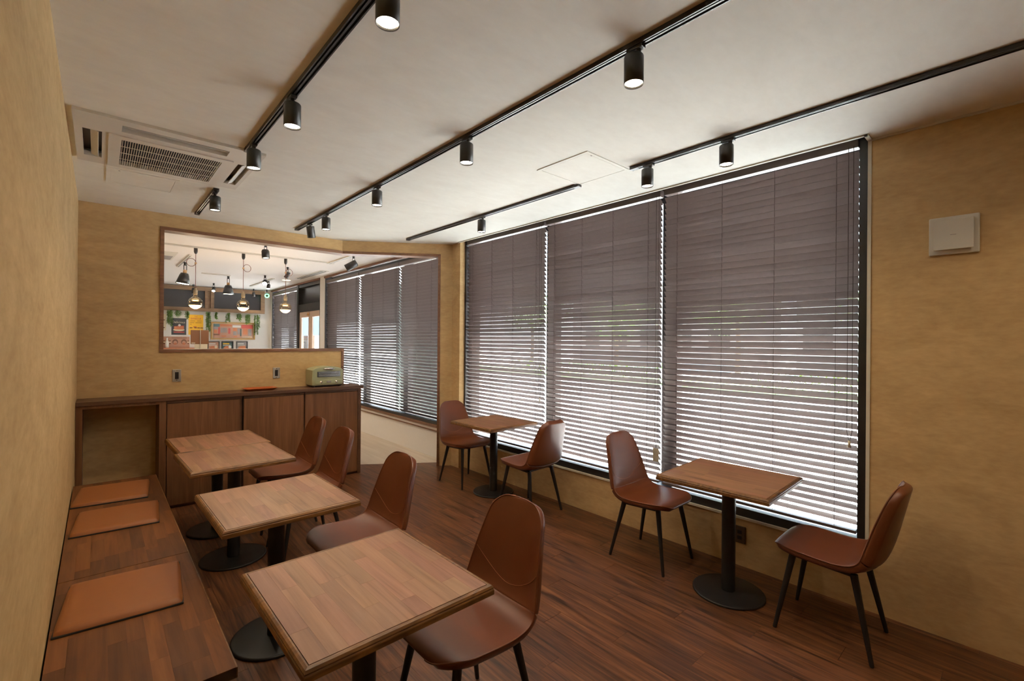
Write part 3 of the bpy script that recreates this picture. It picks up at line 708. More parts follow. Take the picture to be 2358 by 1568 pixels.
# ------------------------------------------------------------------ ceiling equipment
def track(x, y0, y1, label, z=H):
    t = thing('lighting_track', label, 'light track', (x, (y0+y1)/2, z), 0, None)
    m = MB(); w, h = 0.0175, 0.020
    m.box(x-w, x+w, y0, y1, z-0.006, z-0.0005); m.box(x-w, x-w+0.005, y0, y1, z-h, z-0.006); m.box(x+w-0.005, x+w, y0, y1, z-h, z-0.006)
    m.box(x-0.0035, x+0.0035, y0, y1, z-h+0.002, z-0.006)
    m.build('rail', M['trackm'], t)
    for a, b in ((y0-0.004, y0+0.05), (y1-0.05, y1+0.004)): box('end_cap', M['lampblack'], x-w-0.001, x+w+0.001, a, b, z-h-0.001, z-0.0005, t)
T1, T2, T3 = 0.668, 1.532, 2.612
track(T1, -1.3, 3.165, 'dark ceiling light track left of centre, ending at the air conditioner'); track(T1, 4.15, 5.08, 'short dark ceiling track between air conditioner and far wall')
track(T2, -1.3, 5.08, 'longest dark ceiling track running down the middle of the ceiling'); track(T3, 2.19, 4.70, 'dark ceiling track near the window, farther piece past the access hatch')
track(T3, -1.3, 1.745, 'dark ceiling track near the window, nearer piece at the right')
def make_spot(on=True):
    t = thing('track_spotlight', '', 'spotlight')
    MB().box(-0.014, 0.014, -0.035, 0.035, -0.012, 0.0, 0.002).build('adapter', M['lampblack'], t, world=False)
    MB().tube([(0, -0.012, -0.010), (0, -0.012, -0.05)], 0.010, 12).build('stem', M['lampblack'], t, world=False)
    body = MB().lathe([(0.0, -0.024), (0.034, -0.024), (0.0365, -0.027), (0.0375, -0.030), (0.0375, -0.134), (0.0362, -0.134), (0.034, -0.129), (0.032, -0.126)], (0.006, 0.012, 0), 28).build('can', M['lampblack'], t, world=False)
    MB().disc((0.006, 0.012, -0.1265), 0.033, 24, flip=True).build('lens', M['lens'], body, world=False)
    return t
def spot_lamp(parent, loc, d, power, size=math.radians(140), name='lamp'):
    l = bpy.data.lights.new(name, 'SPOT'); l.energy = power; l.color = LAMPCOL; l.spot_size = size; l.spot_blend = 0.9; l.shadow_soft_size = 0.03
    o = bpy.data.objects.new(name, l); C.objects.link(o); o.parent = parent; o.location = loc
    o.rotation_euler = Vector(d).to_track_quat('-Z', 'Y').to_euler(); return o
sp0 = make_spot()
SPOTS = [((T1, 1.34), 'nearest track spotlight, cut off by the top of the photo'), ((T1, 2.30), 'track spotlight on the left track, second from the camera'), ((T1, 3.02), 'track spotlight at the end of the left track by the air conditioner'),
         ((T1, 4.22), 'track spotlight on the short track past the air conditioner'), ((T2, 1.01), 'track spotlight nearest on the middle track'), ((T2, 2.10), 'track spotlight second on the middle track'),
         ((T2, 3.22), 'track spotlight third on the middle track'), ((T2, 4.25), 'track spotlight fourth on the middle track'), ((T2, 4.68), 'tilted track spotlight at the far end of the middle track'),
         ((T3, 3.34), 'track spotlight on the farther window track'), ((T3, 1.62), 'track spotlight at the end of the nearer window track'), ((T3, 1.12), 'track spotlight on the nearer window track, right of the blind joint'),
         ((T3, -0.30), 'unseen track spotlight added on the nearer window track to brighten the right wall'), ((T2, -0.35), 'unseen track spotlight added on the middle track behind the viewer as fill light')]  # last two lamps are added out of view to brighten the right wall
sproots = []
for i, (p, lb) in enumerate(SPOTS):
    s = sp0 if i == 0 else copy_tree(sp0); sproots.append(s)
    s.location = (p[0], p[1], H-0.020); s['label'] = lb; s['group'] = 'black track spotlights'
    if i == 8: 
        s.rotation_euler = (math.radians(14), math.radians(-12), 0); s.location.z -= 0.004
for i, s in enumerate(sproots):
    spot_lamp(s, (0.006, 0.012, -0.131), (0, 0, -1), SPOT_W)
# air conditioner cassette
def aircon():
    t = thing('air_conditioner', 'white ceiling cassette air conditioner with slatted intake grille', 'air conditioner', (0.33, 3.6, H))
    x0, x1, y0, y1, zb = -0.105, 0.772, 3.165, 4.035, H-0.016
    holes = [(0.090, 0.590, 3.236, 3.335), (-0.072, 0.010, 3.41, 3.90), (0.672, 0.748, 3.43, 3.915), (0.094, 0.586, 3.455, 3.953)]
    xs = sorted({x0, x1}|{h[0] for h in holes}|{h[1] for h in holes}); ys = sorted({y0, y1}|{h[2] for h in holes}|{h[3] for h in holes})
    m = MB()
    for a, b in zip(xs[:-1], xs[1:]):
        for c, d in zip(ys[:-1], ys[1:]):
            if any(h[0]-1e-6 <= a and b <= h[1]+1e-6 and h[2]-1e-6 <= c and d <= h[3]+1e-6 for h in holes): continue
            m.box(a, b, c, d, zb, H+0.012)
    m.box(x0+0.012, x1-0.012, y0+0.012, y1-0.012, zb-0.008, zb) if False else None
    for xx in (0.088, 0.592): m.box(xx-0.002, xx+0.002, 3.236, 3.335, H+0.012, H+0.06)
    for yy in (3.234, 3.337): m.box(0.088, 0.592, yy-0.002, yy+0.002, H+0.012, H+0.06)
    m.build('panel', M['white'], t)
    MB().box(-0.088, 0.753, 3.182, 4.018, H+0.06, H+0.065).build('inside', M['greyp'], t); box('filter', M['acin'], 0.08, 0.60, 3.44, 3.97, H+0.004, H+0.008, t)
    # grille panel: raised frame and bars
    m = MB(); gx0, gx1, gy0, gy1 = 0.038, 0.640, 3.398, 4.020; zg = zb-0.006
    m.box(gx0, 0.094, gy0, gy1, zg, zb); m.box(0.586, gx1, gy0, gy1, zg, zb); m.box(0.094, 0.586, gy0, 3.455, zg, zb); m.box(0.094, 0.586, 3.953, gy1, zg, zb)
    gp = m.build('grille_panel', M['white'], t)
    m = MB(); nb = 43
    for k in range(nb):
        x = 0.094+(k+0.5)*(0.492/nb); m.box(x-0.0016, x+0.0016, 3.455, 3.953, zg+0.002, zb-0.001)
    for k in range(1, 4):
        y = 3.455+k*0.1245; m.box(0.094, 0.586, y-0.002, y+0.002, zg+0.0015, zb-0.001)
    o = m.build('grille_bars', M['lightframe'], gp); o['kind'] = 'stuff'
    m = MB(); m.box(0.100, 0.580, -0.03, 0.03, -0.002, 0.002); m.xform(Matrix.Translation((0, 3.283, zb+0.010)) @ Matrix.Rotation(math.radians(18), 4, 'X')); m.build('vane', M['white'], t)
    for xc, s, a, b in ((-0.022, 1, 3.42, 3.89), (0.712, -1, 3.44, 3.905)):
        m = MB(); m.box(-0.018, 0.018, a, b, -0.002, 0.002); m.xform(Matrix.Translation((xc, 0, zb+0.006)) @ Matrix.Rotation(math.radians(28*s), 4, 'Y')); m.build('vane', M['white'], t)
aircon()
def hatch(x0, x1, y0, y1, label):
    t = thing('access_hatch', label, 'hatch', ((x0+x1)/2, (y0+y1)/2, H)); w = 0.022
    m = MB(); m.box(x0, x1, y0, y0+w, H-0.005, H); m.box(x0, x1, y1-w, y1, H-0.005, H); m.box(x0, x0+w, y0+w, y1-w, H-0.005, H); m.box(x1-w, x1, y0+w, y1-w, H-0.005, H)
    m.build('hatch_frame', M['ceiling'], t); box('hatch_panel', M['ceiling'], x0+w+0.003, x1-w-0.003, y0+w+0.003, y1-w-0.003, H-0.004, H, t)
    box('latch', M['greyp'], x0+w+0.04, x0+w+0.05, y0+w-0.001, y0+w+0.006, H-0.0065, H-0.003, t)
hatch(0.035, 0.437, 4.14, 4.525, 'square access hatch in the ceiling beside the air conditioner'); hatch(2.19, 2.632, 1.775, 2.208, 'square access hatch in the ceiling between the two window tracks')
# wall vent and low socket on the right wall
def vent():
    t = thing('wall_vent', 'white square ventilation cover high on the right wall', 'vent', (XR, 0.251, 1.955))
    MB().box(XR-0.014, XR, 0.158, 0.345, 1.957, 2.150, 0.005).build('back_plate', M['white'], t)
    MB().box(XR-0.026, XR-0.014, 0.195, 0.310, 1.995, 2.112).build('spacer', M['white'], t)
    MB().box(XR-0.038, XR-0.026, 0.177, 0.325, 1.979, 2.130, 0.002).build('front_plate', M['white'], t)
    box('maker_mark', M['greyp'], XR-0.0388, XR-0.0378, 0.240, 0.262, 2.051, 2.053, t)
vent()
t = thing('wall_socket', 'brown wall socket low under the window behind the table pedestal', 'socket', (XR, 1.285, 0.153))
MB().box(XR-0.009, XR, 1.25, 1.322, 0.153, 0.268, 0.003).build('plate', M['brownplate'], t)
for z in (0.190, 0.228): box('outlet', M['blackp'], XR-0.0105, XR-0.008, 1.272, 1.300, z-0.012, z+0.012, t)

# ------------------------------------------------------------------ things in the second room
def pendant(x, y, label, ph):
    t = thing('pendant_lamp', label, 'pendant lamp', (x, y, R2H), 0, 'globe bulb pendants in the far room')
    z = R2H
    MB().lathe([(0, 0), (0.022, 0), (0.022, -0.055), (0.016, -0.075), (0.006, -0.085), (0, -0.085)], (x, y, z), 14).build('ceiling_plug', M['lampblack'], t)
    zb = 2.135
    m = MB(); m.tube([(x, y, z-0.08), (x, y, zb+0.02)], 0.0035, 6)
    pts = [(x+0.05*math.cos(ph)*(1-math.cos(a)), y+0.05*math.sin(ph)*(1-math.cos(a)), z-0.20+0.052*math.sin(a)) for a in [2*PI*k/20 for k in range(21)]]
    m.tube(pts, 0.0035, 6); m.build('flex', M['ropes'], t)
    MB().lathe([(0, 0.012), (0.012, 0.01), (0.014, -0.012), (0, -0.014)], (x, y, z-0.205), 10).build('cord_clip', M['lightwood'], t)
    MB().lathe([(0, 0.03), (0.012, 0.03), (0.016, 0.01), (0.024, 0.0), (0.026, -0.015), (0.021, -0.02), (0.026, -0.028), (0.022, -0.06), (0, -0.06)], (x, y, zb), 16).build('socket', M['socketwood'], t)
    zc = zb-0.165; R = 0.083
    prof = [(0.024, zb-0.055)]+[(0.026, zb-0.085)]+[(R*math.sin(a), zc+R*math.cos(a)) for a in [0.36+(PI-0.36)*k/16 for k in range(17)]]
    bulb = MB().lathe([(r, zz) for r, zz in prof], (x, y, 0), 24).build('bulb', M['bulbglass'], t)
    pr = [((R-0.004)*math.sin(a), zc+(R-0.004)*math.cos(a)) for a in [2.02+(PI-2.02)*k/7 for k in range(8)]]
    MB().lathe([(0, pr[0][1])]+pr, (x, y, 0), 24).build('light_base', M['bulbdisc'], bulb)
    m = MB(); m.tube([(x+0.027*math.cos(a), y+0.027*math.sin(a), zc+0.03) for a in [2*PI*k/18 for k in range(19)]], 0.0045, 6, False); m.build('filament_ring', M['filament'], bulb)
    l = bpy.data.lights.new('glow', 'POINT'); l.energy = PEND_W; l.color = (1.0, 0.80, 0.60); l.shadow_soft_size = 0.08
    o = bpy.data.objects.new('glow', l); C.objects.link(o); o.parent = t; o.location = (0, 0, zc-R2H-0.10)
pendant(0.957, 7.35, 'glass globe pendant lamp beyond the opening, leftmost of three', PI); pendant(1.523, 7.39, 'glass globe pendant lamp beyond the opening, middle of three', 0.2); pendant(2.087, 7.42, 'glass globe pendant lamp beyond the opening, rightmost of three', 0.1)
def r2track(x0, x1, y0, y1, label, mat='white'):
    t = thing('lighting_track', label, 'light track', ((x0+x1)/2, (y0+y1)/2, R2H))
    box('rail', M[mat], x0, x1, y0, y1, R2H-0.018, R2H-0.0005, t)
    vert = (y1-y0) > (x1-x0)
    if vert: box('slot', M['greyp'], (x0+x1)/2-0.007, (x0+x1)/2+0.007, y0+0.03, y1-0.03, R2H-0.0185, R2H-0.0175, t)
    else: box('slot', M['greyp'], x0+0.03, x1-0.03, (y0+y1)/2-0.005, (y0+y1)/2+0.005, R2H-0.0185, R2H-0.0175, t)
r2track(-0.6, 2.75, 7.25, 7.28, 'white ceiling rail that carries the three globe pendants'); r2track(0.965, 1.0, 8.0, 9.45, 'pale ceiling rail above the left cone lamp in the far room')
r2track(1.40, 1.86, 10.06, 10.09, 'short pale ceiling rail of the right cone lamp in the far room'); r2track(2.55, 2.60, 9.95, 11.75, 'pale ceiling rail before the far corner with small spotlights', 'white')
r2track(2.66, 2.72, 6.25, 7.33, 'pale ceiling rail just beyond the header, near the blinds', 'white')
def slot_vent(x0, x1, y0, y1, label):
    t = thing('slot_diffuser', label, 'vent', ((x0+x1)/2, (y0+y1)/2, R2H))
    m = MB(); m.box(x0, x1, y0, y1, R2H-0.008, R2H-0.0005); m.build('surround', M['white'], t)
    box('slot', M['acin'], x0+0.03, x0+0.055, y0+0.03, y1-0.03, R2H-0.0085, R2H-0.0075, t); box('slot', M['acin'], x1-0.055, x1-0.03, y0+0.03, y1-0.03, R2H-0.0085, R2H-0.0075, t)
slot_vent(2.88, 3.02, 8.2, 9.66, 'long narrow ceiling air slot above the glass door')
def cone(x, y, tilt, label):
    t = thing('cone_spotlight', label, 'spotlight', (x, y, R2H-0.02), 0, None)
    MB().tube([(x, y, R2H-0.018), (x, y, R2H-0.07)], [0.022, 0.018], 12).build('adapter', M['lampblack'], t)
    m = MB(); m.tube([(x-0.018, y, R2H-0.06), (x-0.018, y, R2H-0.15)], 0.005, 6); m.tube([(x+0.018, y, R2H-0.06), (x+0.018, y, R2H-0.15)], 0.005, 6); m.build('yoke', M['lampblack'], t)
    T = Matrix.Translation((x, y, R2H-0.14)) @ Matrix.Rotation(tilt, 4, 'Y')
    MB().lathe([(0, 0.0), (0.026, 0.0), (0.026, -0.055), (0, -0.055)], (0, 0, 0), 16).xform(T).build('wood_neck', M['lightwood'], t)
    sh = MB().lathe([(0, -0.05), (0.05, -0.052), (0.058, -0.075), (0.062, -0.08), (0.095, -0.22), (0.092, -0.22), (0.06, -0.09), (0, -0.085)], (0, 0, 0), 28).xform(T).build('shade', M['lampblack'], t)
    MB().disc((0, 0, -0.212), 0.089, 24, flip=True).xform(T).build('glowing_disc', M['lens'], sh)
    d = (T.to_3x3() @ Vector((0, 0, -1))); p = T @ Vector((0, 0, -0.235))
    spot_lamp(t, p-Vector(t.location), d, R2_W, math.radians(140))
cone(1.005, 8.75, math.radians(8), 'black cone shade spotlight with wood neck, nearer of two in the far room'); cone(1.835, 10.12, 0, 'black cone shade spotlight with wood neck, farther of two in the far room')
def small_spot(x, y, d, label, on=True, ring=None, ln=0.11, r=0.033, z=R2H):
    t = thing('ceiling_spotlight', label, 'spotlight', (x, y, z), 0, None)
    MB().tube([(x, y, z), (x, y, z-0.05)], [0.02, 0.014], 10).build('adapter', M['lampblack'], t)
    m = MB(); m.tube([(x-0.014, y, z-0.04), (x-0.014, y, z-0.11)], 0.004, 6); m.tube([(x+0.014, y, z-0.04), (x+0.014, y, z-0.11)], 0.004, 6); m.build('yoke', M['lampblack'], t)
    dv = Vector(d).normalized(); q = dv.to_track_quat('-Z', 'Y').to_matrix().to_4x4(); T = Matrix.Translation((x, y, z-0.13)) @ q
    cn = MB().lathe([(0, 0.05), (r*0.8, 0.05), (r, 0.03), (r, -ln+0.05), (r-0.003, -ln+0.05), (r-0.005, -ln+0.062)], (0, 0, 0), 18).xform(T).build('can', M['lampblack'], t)
    MB().disc((0, 0, -ln+0.061), r-0.004, 18, flip=True).xform(T).build('lens', M['lens'] if on else M['ovenglass'], cn)
    if ring: MB().lathe([(r*0.62, -ln+0.055), (r*1.05, -ln+0.047), (r*1.05, -ln+0.043), (r*0.62, -ln+0.05)], (0, 0, 0), 18).xform(T).build('glow_ring', M['greenring'], cn)
    if on: spot_lamp(t, (T @ Vector((0, 0, -ln+0.04)))-Vector((x, y, z)), dv, R2_W*0.5, math.radians(120))
small_spot(1.563, 6.40, (0.05, -0.1, -1), 'short black ceiling spotlight just under the header of the opening', r=0.045)
small_spot(2.349, 9.64, (-0.3, -0.75, -0.6), 'bright ceiling spotlight aimed at the viewer, left of the rail', r=0.045); small_spot(2.59, 10.36, (-0.2, -0.4, -0.9), 'ceiling spotlight on the rail before the far corner')
small_spot(1.58, 12.42, (0, -0.1, -1), 'small ceiling spotlight over the left dark window pane', ln=0.13); small_spot(1.867, 11.81, (-0.2, -0.6, -0.8), 'small ceiling spotlight aimed at the viewer before the window mullion', r=0.035)
small_spot(2.79, 12.45, (0, -0.1, -1), 'small ceiling spotlight over the right dark window pane'); small_spot(3.08, 12.45, (-0.2, -0.8, -0.25), 'ceiling spotlight with a glowing green ring in the far corner', on=False, ring=True, r=0.05)
small_spot(2.351, 8.25, (-0.4, 0.2, -0.8), 'dark unlit ceiling spotlight beside the right globe pendant', on=False); small_spot(2.70, 6.40, (-0.75, 0.35, -0.5), 'black ceiling spotlight on the rail near the blinds', r=0.05, ln=0.17)
t = thing('downlight', 'round glowing recessed ceiling light before the glass door', 'ceiling light', (2.853, 10.09, R2H))
MB().lathe([(0.075, 0), (0.085, -0.004), (0.085, -0.0005)], (2.853, 10.09, R2H), 24).build('ring', M['white'], t); MB().disc((2.853, 10.09, R2H-0.003), 0.075, 24, flip=True).build('diffuser', M['bulbdisc'], t)
t = thing('access_hatch', 'ceiling panel with recessed lines at the far left of the next room', 'hatch', (0.7, 8.5, R2H))
box('hatch_panel', M['white'], 0.55, 0.83, 7.95, 8.8, R2H-0.006, R2H-0.0005, t); box('grille', M['greyp'], 0.64, 0.81, 8.32, 8.72, R2H-0.0075, R2H-0.0055, t)
# posters and pictures on the rear wall
PY = R2Y-0.002
def flat(name, mat, x0, x1, z0, z1, d, parent): return box(name, M[mat], x0, x1, PY-d-0.0012, PY-d, z0, z1, parent)
def disc_(name, mat, x, z, r, d, parent, rz=None): return MB().disc((x, PY-d, z), r, 20, 'y', False, rz).build(name, M[mat], parent)
p = thing('poster', 'charcoal poster of a cake slice reading Delicious', 'poster', (1.35, PY, 1.57))
flat('sheet', 'charcoal', 1.215, 1.487, 1.575, 1.948, 0, p); text_mesh('Delicious', 0.075, M['cream'], 'lettering', p, (1.345, PY-0.003, 1.835), sx=0.85)
disc_('plate', 'cream', 1.35, 1.688, 0.105, 0.003, p, 0.028); flat('cake', 'orangep', 1.262, 1.442, 1.695, 1.765, 0.004, p); flat('icing', 'redp', 1.32, 1.442, 1.765, 1.782, 0.0045, p); disc_('cream_top', 'whitep', 1.36, 1.79, 0.025, 0.007, p)
flat('banner', 'redp', 1.255, 1.45, 1.622, 1.648, 0.003, p)
p = thing('poster', 'yellow poster headed THE BARBECUE', 'poster', (1.67, PY, 1.6))
flat('sheet', 'yellowp', 1.528, 1.808, 1.58, 2.038, 0, p); text_mesh('THE', 0.035, M['redp'], 'lettering', p, (1.665, PY-0.003, 1.985)); text_mesh('BARBECUE', 0.058, M['redp'], 'lettering', p, (1.667, PY-0.003, 1.93), sx=0.72)
for a, b, z in ((1.56, 1.65, 1.895), (1.69, 1.78, 1.893), (1.555, 1.635, 1.852), (1.66, 1.775, 1.85), (1.555, 1.585, 1.815)): flat('print_line', 'brownp', a, b, z, z+0.008, 0.003, p)
for a in (1.575, 1.66, 1.72, 1.78): disc_('food_print', 'brownp', a, 1.738, 0.03, 0.003, p, 0.012)
flat('food_print', 'redp', 1.62, 1.68, 1.755, 1.77, 0.0035, p)
p = thing('poster', 'cream poster partly hidden by the left edge of the opening', 'poster', (1.02, PY, 1.67)); flat('sheet', 'cream', 0.86, 1.12, 1.67, 2.03, 0, p); 
for z in (1.73, 1.90): disc_('food_print', 'brownp', 1.075, z, 0.025, 0.003, p, 0.012)
p = thing('banner', 'salmon printed banner of burgers below the cake poster', 'banner', (1.3, PY, 1.28)); flat('sheet', 'pinkp', 0.86, 1.55, 1.285, 1.535, 0, p)
flat('print_line', 'brownp', 1.22, 1.50, 1.498, 1.510, 0.003, p)
for x in (1.285, 1.445): disc_('emblem', 'brownp', x, 1.415, 0.052, 0.003, p, 0.062); disc_('emblem_centre', 'pinkp', x, 1.40, 0.035, 0.005, p, 0.04); disc_('food_print', 'orangep', x, 1.375, 0.03, 0.006, p, 0.022)
for x in (1.09, 1.19, 1.525): flat('side_print', 'brownp', x-0.014, x+0.014, 1.365, 1.45, 0.003, p); disc_('seal', 'cream', x, 1.41, 0.016, 0.006, p)
tag(box('wall_shelf', M['orangep'], 0.8, 1.64, PY-0.10, PY, 1.262, 1.284), 'orange edged wall shelf under the salmon banner', 'shelf')
t = thing('bottle', 'white bottle standing on the orange shelf before the banner', 'bottle', (1.135, PY-0.05, 1.284)); MB().lathe([(0, 0), (0.028, 0), (0.032, 0.01), (0.032, 0.13), (0.012, 0.17), (0.012, 0.2), (0, 0.2)], (1.135, PY-0.05, 1.284), 14).build('glass_body', M['whitep'], t); MB().tube([(1.135, PY-0.05, 1.484), (1.135, PY-0.05, 1.505)], 0.015, 10).build('cap', M['whitep'], t)
p = thing('framed_picture', 'wide gold framed street picture with a red awning on the rear wall', 'picture', (2.41, PY, 1.48))
m = MB(); a, b, c, d = 1.955, 2.875, 1.478, 1.885
m.box(a, b, PY-0.03, PY, c, c+0.028); m.box(a, b, PY-0.03, PY, d-0.028, d); m.box(a, a+0.03, PY-0.03, PY, c+0.028, d-0.028); m.box(b-0.03, b, PY-0.03, PY, c+0.028, d-0.028); m.build('picture_frame', M['gold'], p)
flat('mat_border', 'cream', a+0.03, b-0.03, c+0.028, d-0.028, 0.004, p); pr = flat('street_print', 'pinkp', 2.005, 2.835, 1.515, 1.845, 0.007, p)
for mt, x0, x1, z0, z1 in (('tealp', 2.01, 2.13, 1.775, 1.84), ('greyp', 2.01, 2.10, 1.72, 1.77), ('orangep', 2.015, 2.08, 1.63, 1.70), ('redp', 2.105, 2.135, 1.60, 1.765), ('brownp', 2.01, 2.13, 1.575, 1.61), ('orangep', 2.14, 2.38, 1.79, 1.84),
                           ('greyp', 2.155, 2.19, 1.64, 1.755), ('greyp', 2.20, 2.235, 1.64, 1.755), ('greyp', 2.245, 2.28, 1.64, 1.755), ('redp', 2.31, 2.35, 1.615, 1.745), ('whitep', 2.395, 2.57, 1.765, 1.82), ('redp', 2.585, 2.825, 1.745, 1.835),
                           ('orangep', 2.41, 2.48, 1.68, 1.755), ('greyp', 2.41, 2.48, 1.585, 1.675), ('greyp', 2.50, 2.545, 1.60, 1.75), ('tealp', 2.555, 2.585, 1.56, 1.74), ('orangep', 2.62, 2.71, 1.60, 1.735), ('greyp', 2.73, 2.80, 1.57, 1.735), ('orangep', 2.17, 2.265, 1.54, 1.575), ('orangep', 2.42, 2.49, 1.53, 1.565), ('cream', 2.595, 2.82, 1.53, 1.55)):
    flat('print_patch', mt, x0, x1, z0, z1, 0.009, p)
for k, (a, b, lb, mt) in enumerate(((1.893, 2.132, 'small black framed food print, left of three in a row', 'pinkp'), (2.172, 2.416, 'small black framed food print, middle of three in a row', 'tealp'), (2.476, 2.719, 'small black framed food print, right of three in a row', 'greyp'))):
    q = thing('framed_print', lb, 'picture', ((a+b)/2, PY, 1.12)); m = MB(); c, d = 1.12, 1.435
    m.box(a, b, PY-0.02, PY, c, c+0.018); m.box(a, b, PY-0.02, PY, d-0.018, d); m.box(a, a+0.018, PY-0.02, PY, c+0.018, d-0.018); m.box(b-0.018, b, PY-0.02, PY, c+0.018, d-0.018); m.build('picture_frame', M['blackp'], q)
    flat('print', mt, a+0.018, b-0.018, c+0.018, d-0.018, 0.004, q); xm = (a+b)/2
    disc_('food_print', 'orangep', xm, 1.25, 0.085, 0.008, q, 0.075); flat('headline', ('whitep', 'yellowp', 'whitep')[k], a+0.03, a+0.16, 1.365, 1.39, 0.009, q); flat('headline', 'whitep', a+0.03, a+0.19, 1.335, 1.345, 0.009, q)
    disc_('food_print', ('cream', 'whitep', 'orangep')[k], xm+0.05, 1.30, 0.03, 0.010, q)
t = thing('menu_stand', 'brown menu board on a thin pale pole beyond the opening', 'menu stand', (1.103, 8.0, 0))
MB().lathe([(0, 0), (0.14, 0), (0.14, 0.012), (0, 0.015)], (1.103, 8.0, 0), 24).build('base', M['chrome'], t); MB().tube([(1.103, 7.985, 0.01), (1.103, 7.985, 1.635)], 0.0045, 8).build('pole', M['steel'], t)
bd = MB().box(0.988, 1.208, 7.992, 8.004, 1.417, 1.62, 0.005).build('board', M['menubrown'], t); box('label_plate', M['steel'], 0.998, 1.042, 7.990, 7.993, 1.425, 1.438, bd); box('paper_sheet', M['paper'], 1.036, 1.193, 7.996, 8.0, 1.22, 1.417, t)
# trailing garlands
def garland(x, zt, zb, w, label, seed):
    rnd = random.Random(seed); t = thing('hanging_garland', label, 'hanging plant', (x, PY-0.05, zt)); st = MB(); lf = MB()
    for k in range(6):
        xx = x+rnd.uniform(-w, w); ln = (zt-zb)*rnd.uniform(0.6, 1.0); pts = []; yy = PY-rnd.uniform(0.085, 0.13); dx = rnd.uniform(-0.03, 0.03)
        for i in range(9): pts.append((xx+dx*math.sin(i*0.4)+rnd.uniform(-0.004, 0.004), yy+rnd.uniform(-0.005, 0.005), zt-ln*i/8))
        st.tube(pts, 0.0015, 4, False)
        for _ in range(int(ln*620)):
            f = rnd.random()*8; i = min(7, int(f)); p0 = Vector(pts[i]).lerp(Vector(pts[i+1]), f-i)
            a = rnd.uniform(0, 2*PI); l = rnd.uniform(0.02, 0.05); dr_ = Vector((math.cos(a), math.sin(a)*0.7, rnd.uniform(-0.9, 0.2))).normalized(); sd = dr_.cross(Vector((0, 0, 1))).normalized()*0.007
            lf.add([p0, p0+dr_*l*0.5+sd, p0+dr_*l, p0+dr_*l*0.5-sd], [(0, 1, 2, 3)])
    st.build('stems', M['bark'], t); lf.build('foliage', M['leaf'], t)['kind'] = 'stuff'
GL = [(1.16, 2.12, 1.76, 0.05, 'trailing green garland left of the cake poster'), (1.315, 2.12, 1.96, 0.045, 'short green garland hanging above the cake poster'), (1.48, 2.11, 1.92, 0.03, 'short green garland between cake poster and yellow poster'),
      (1.875, 2.11, 1.62, 0.045, 'long green garland between yellow poster and gold frame'), (2.065, 2.11, 1.90, 0.035, 'green garland over the left end of the gold frame'), (2.27, 2.11, 1.87, 0.05, 'green garland over the middle of the gold frame, left one'),
      (2.50, 2.10, 1.92, 0.06, 'green garland over the middle of the gold frame, right one'), (2.69, 2.09, 1.84, 0.05, 'green garland over the right end of the gold frame'), (2.90, 2.09, 1.58, 0.05, 'long green garland right of the gold frame')]
for i, g in enumerate(GL): garland(*g, seed=i+3)

# ------------------------------------------------------------------ outdoors
tag(box('shade_slab', M['concrete'], WX+0.02, WX+0.47, -0.5, 4.58, 2.90, 3.02), 'unseen shallow slab added outside above the main window to shade its upper slats', 'shade_slab')  # added out of view to keep sun and sky off the upper slats
tag(box('shade_slab', M['concrete'], WX+0.02, WX+0.95, 4.60, 13.2, 2.86, 3.02), 'unseen deeper slab added outside above the far room window and door to darken the blinds', 'shade_slab')  # added out of view, deeper so the far blinds turn darker
GZ = -0.12
structure(box('sidewalk', M['pave'], WX+0.02, 9.5, -12, 30, GZ-0.2, GZ)); structure(box('road', M['asphalt'], 9.5, 16.5, -12, 30, GZ-0.25, GZ-0.10)); structure(box('verge', M['grass'], 16.5, 18.5, -12, 30, GZ-0.2, GZ+0.02)); structure(box('far_sidewalk', M['pave'], 18.5, 60, -40, 60, GZ-0.2, GZ))
def leafball(bm, c, r, n, rnd, sz):
    for _ in range(n):
        v = Vector((rnd.gauss(0, 1), rnd.gauss(0, 1), rnd.gauss(0, 1))).normalized()*r*rnd.uniform(0.55, 1.0); v.z *= 0.8
        p0 = Vector(c)+v; a = Vector((rnd.uniform(-1, 1), rnd.uniform(-1, 1), rnd.uniform(-1, 1))).normalized(); b_ = a.cross(Vector((0.3, 0.2, 1))).normalized()
        bm.add([p0, p0+a*sz+b_*sz*0.4, p0+a*sz*2, p0+a*sz-b_*sz*0.4], [(0, 1, 2, 3)])
def tree(x, y, h, r, label, seed):
    rnd = random.Random(seed); t = thing('street_tree', label, 'tree', (x, y, GZ)); MB().tube([(x, y, GZ), (x+0.05, y, GZ+h*0.3), (x, y+0.1, GZ+h*0.7)], [0.14, 0.11, 0.06], 10).build('trunk', M['bark'], t)
    m = MB()
    for k in range(9): leafball(m, (x+rnd.uniform(-r, r)*0.6, y+rnd.uniform(-r, r)*0.6, GZ+h*0.7+rnd.uniform(-r, r)*0.5), r*0.6, 240, rnd, 0.09)
    m.build('foliage', M['treeleaf'], t)['kind'] = 'stuff'
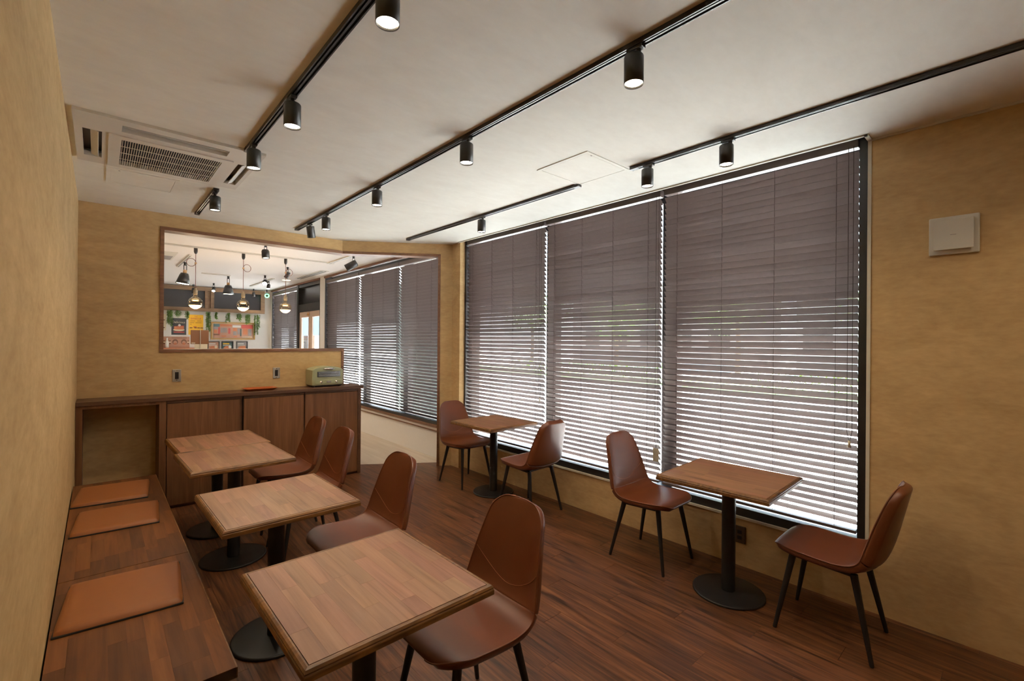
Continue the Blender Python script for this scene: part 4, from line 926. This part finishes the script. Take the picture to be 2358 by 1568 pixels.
tree(22.0, 3.0, 5.2, 2.2, 'street tree outside behind the nearest blind', 1); tree(22.2, 9.0, 5.6, 2.3, 'street tree outside behind the middle blind', 2); tree(21.8, 15.5, 5.0, 2.1, 'street tree outside behind the far blind', 3); tree(22.0, 22.5, 5.4, 2.2, 'street tree outside behind the glass door', 4)
def hedge(y0, y1, label, seed):
    rnd = random.Random(seed); t = thing('hedge', label, 'hedge', (17.9, (y0+y1)/2, GZ)); m = MB()
    for _ in range(2600):
        p0 = Vector((17.9+rnd.uniform(-0.35, 0.35), rnd.uniform(y0, y1), GZ+0.02+rnd.uniform(0, 0.62)**1.0)); a = Vector((rnd.uniform(-1, 1), rnd.uniform(-1, 1), rnd.uniform(-0.4, 1))).normalized()*0.06; b_ = a.cross(Vector((0.3, 0.2, 1))).normalized()*0.03
        m.add([p0, p0+a+b_, p0+a*2, p0+a-b_], [(0, 1, 2, 3)])
    m.build('foliage', M['treeleaf'], t)['kind'] = 'stuff'
hedge(-2, 7, 'low green hedge across the road behind the nearest blind', 5); hedge(10, 20, 'low green hedge across the road behind the far blinds', 6)
def building(x, y0, y1, h, label, mat):
    t = thing('building', label, 'building', (x+3, (y0+y1)/2, GZ)); box('walls', M[mat], x, x+6, y0, y1, GZ, h, t); box('roof_slab', M['greyp'], x-0.15, x+6.15, y0-0.15, y1+0.15, h, h+0.25, t)
    yy = y0+0.8
    while yy < y1-1.6:
        for z in (0.9, 3.6):
            if z+1.4 < h: w = box('window', M['frame'], x-0.03, x+0.05, yy, yy+1.3, z, z+1.4, t); box('pane', M['darkpane'], x-0.04, x-0.03, yy+0.08, yy+1.22, z+0.08, z+1.32, w)
        yy += 2.4
building(27, -4, 8, 6.0, 'pale building across the road behind the nearest blind', 'concrete'); building(28, 11, 24, 5.2, 'grey building across the road behind the far blinds', 'greyp')
t = thing('awning_wall', 'dark screen wall outside the blind beside the tan column', 'wall', (4.4, 5.2, GZ)); box('panel', M['tealp'], 4.4, 4.5, 6.25, 8.35, GZ, 2.6, t); box('post', M['greyp'], 4.38, 4.5, 6.18, 6.25, GZ, 2.7, t)
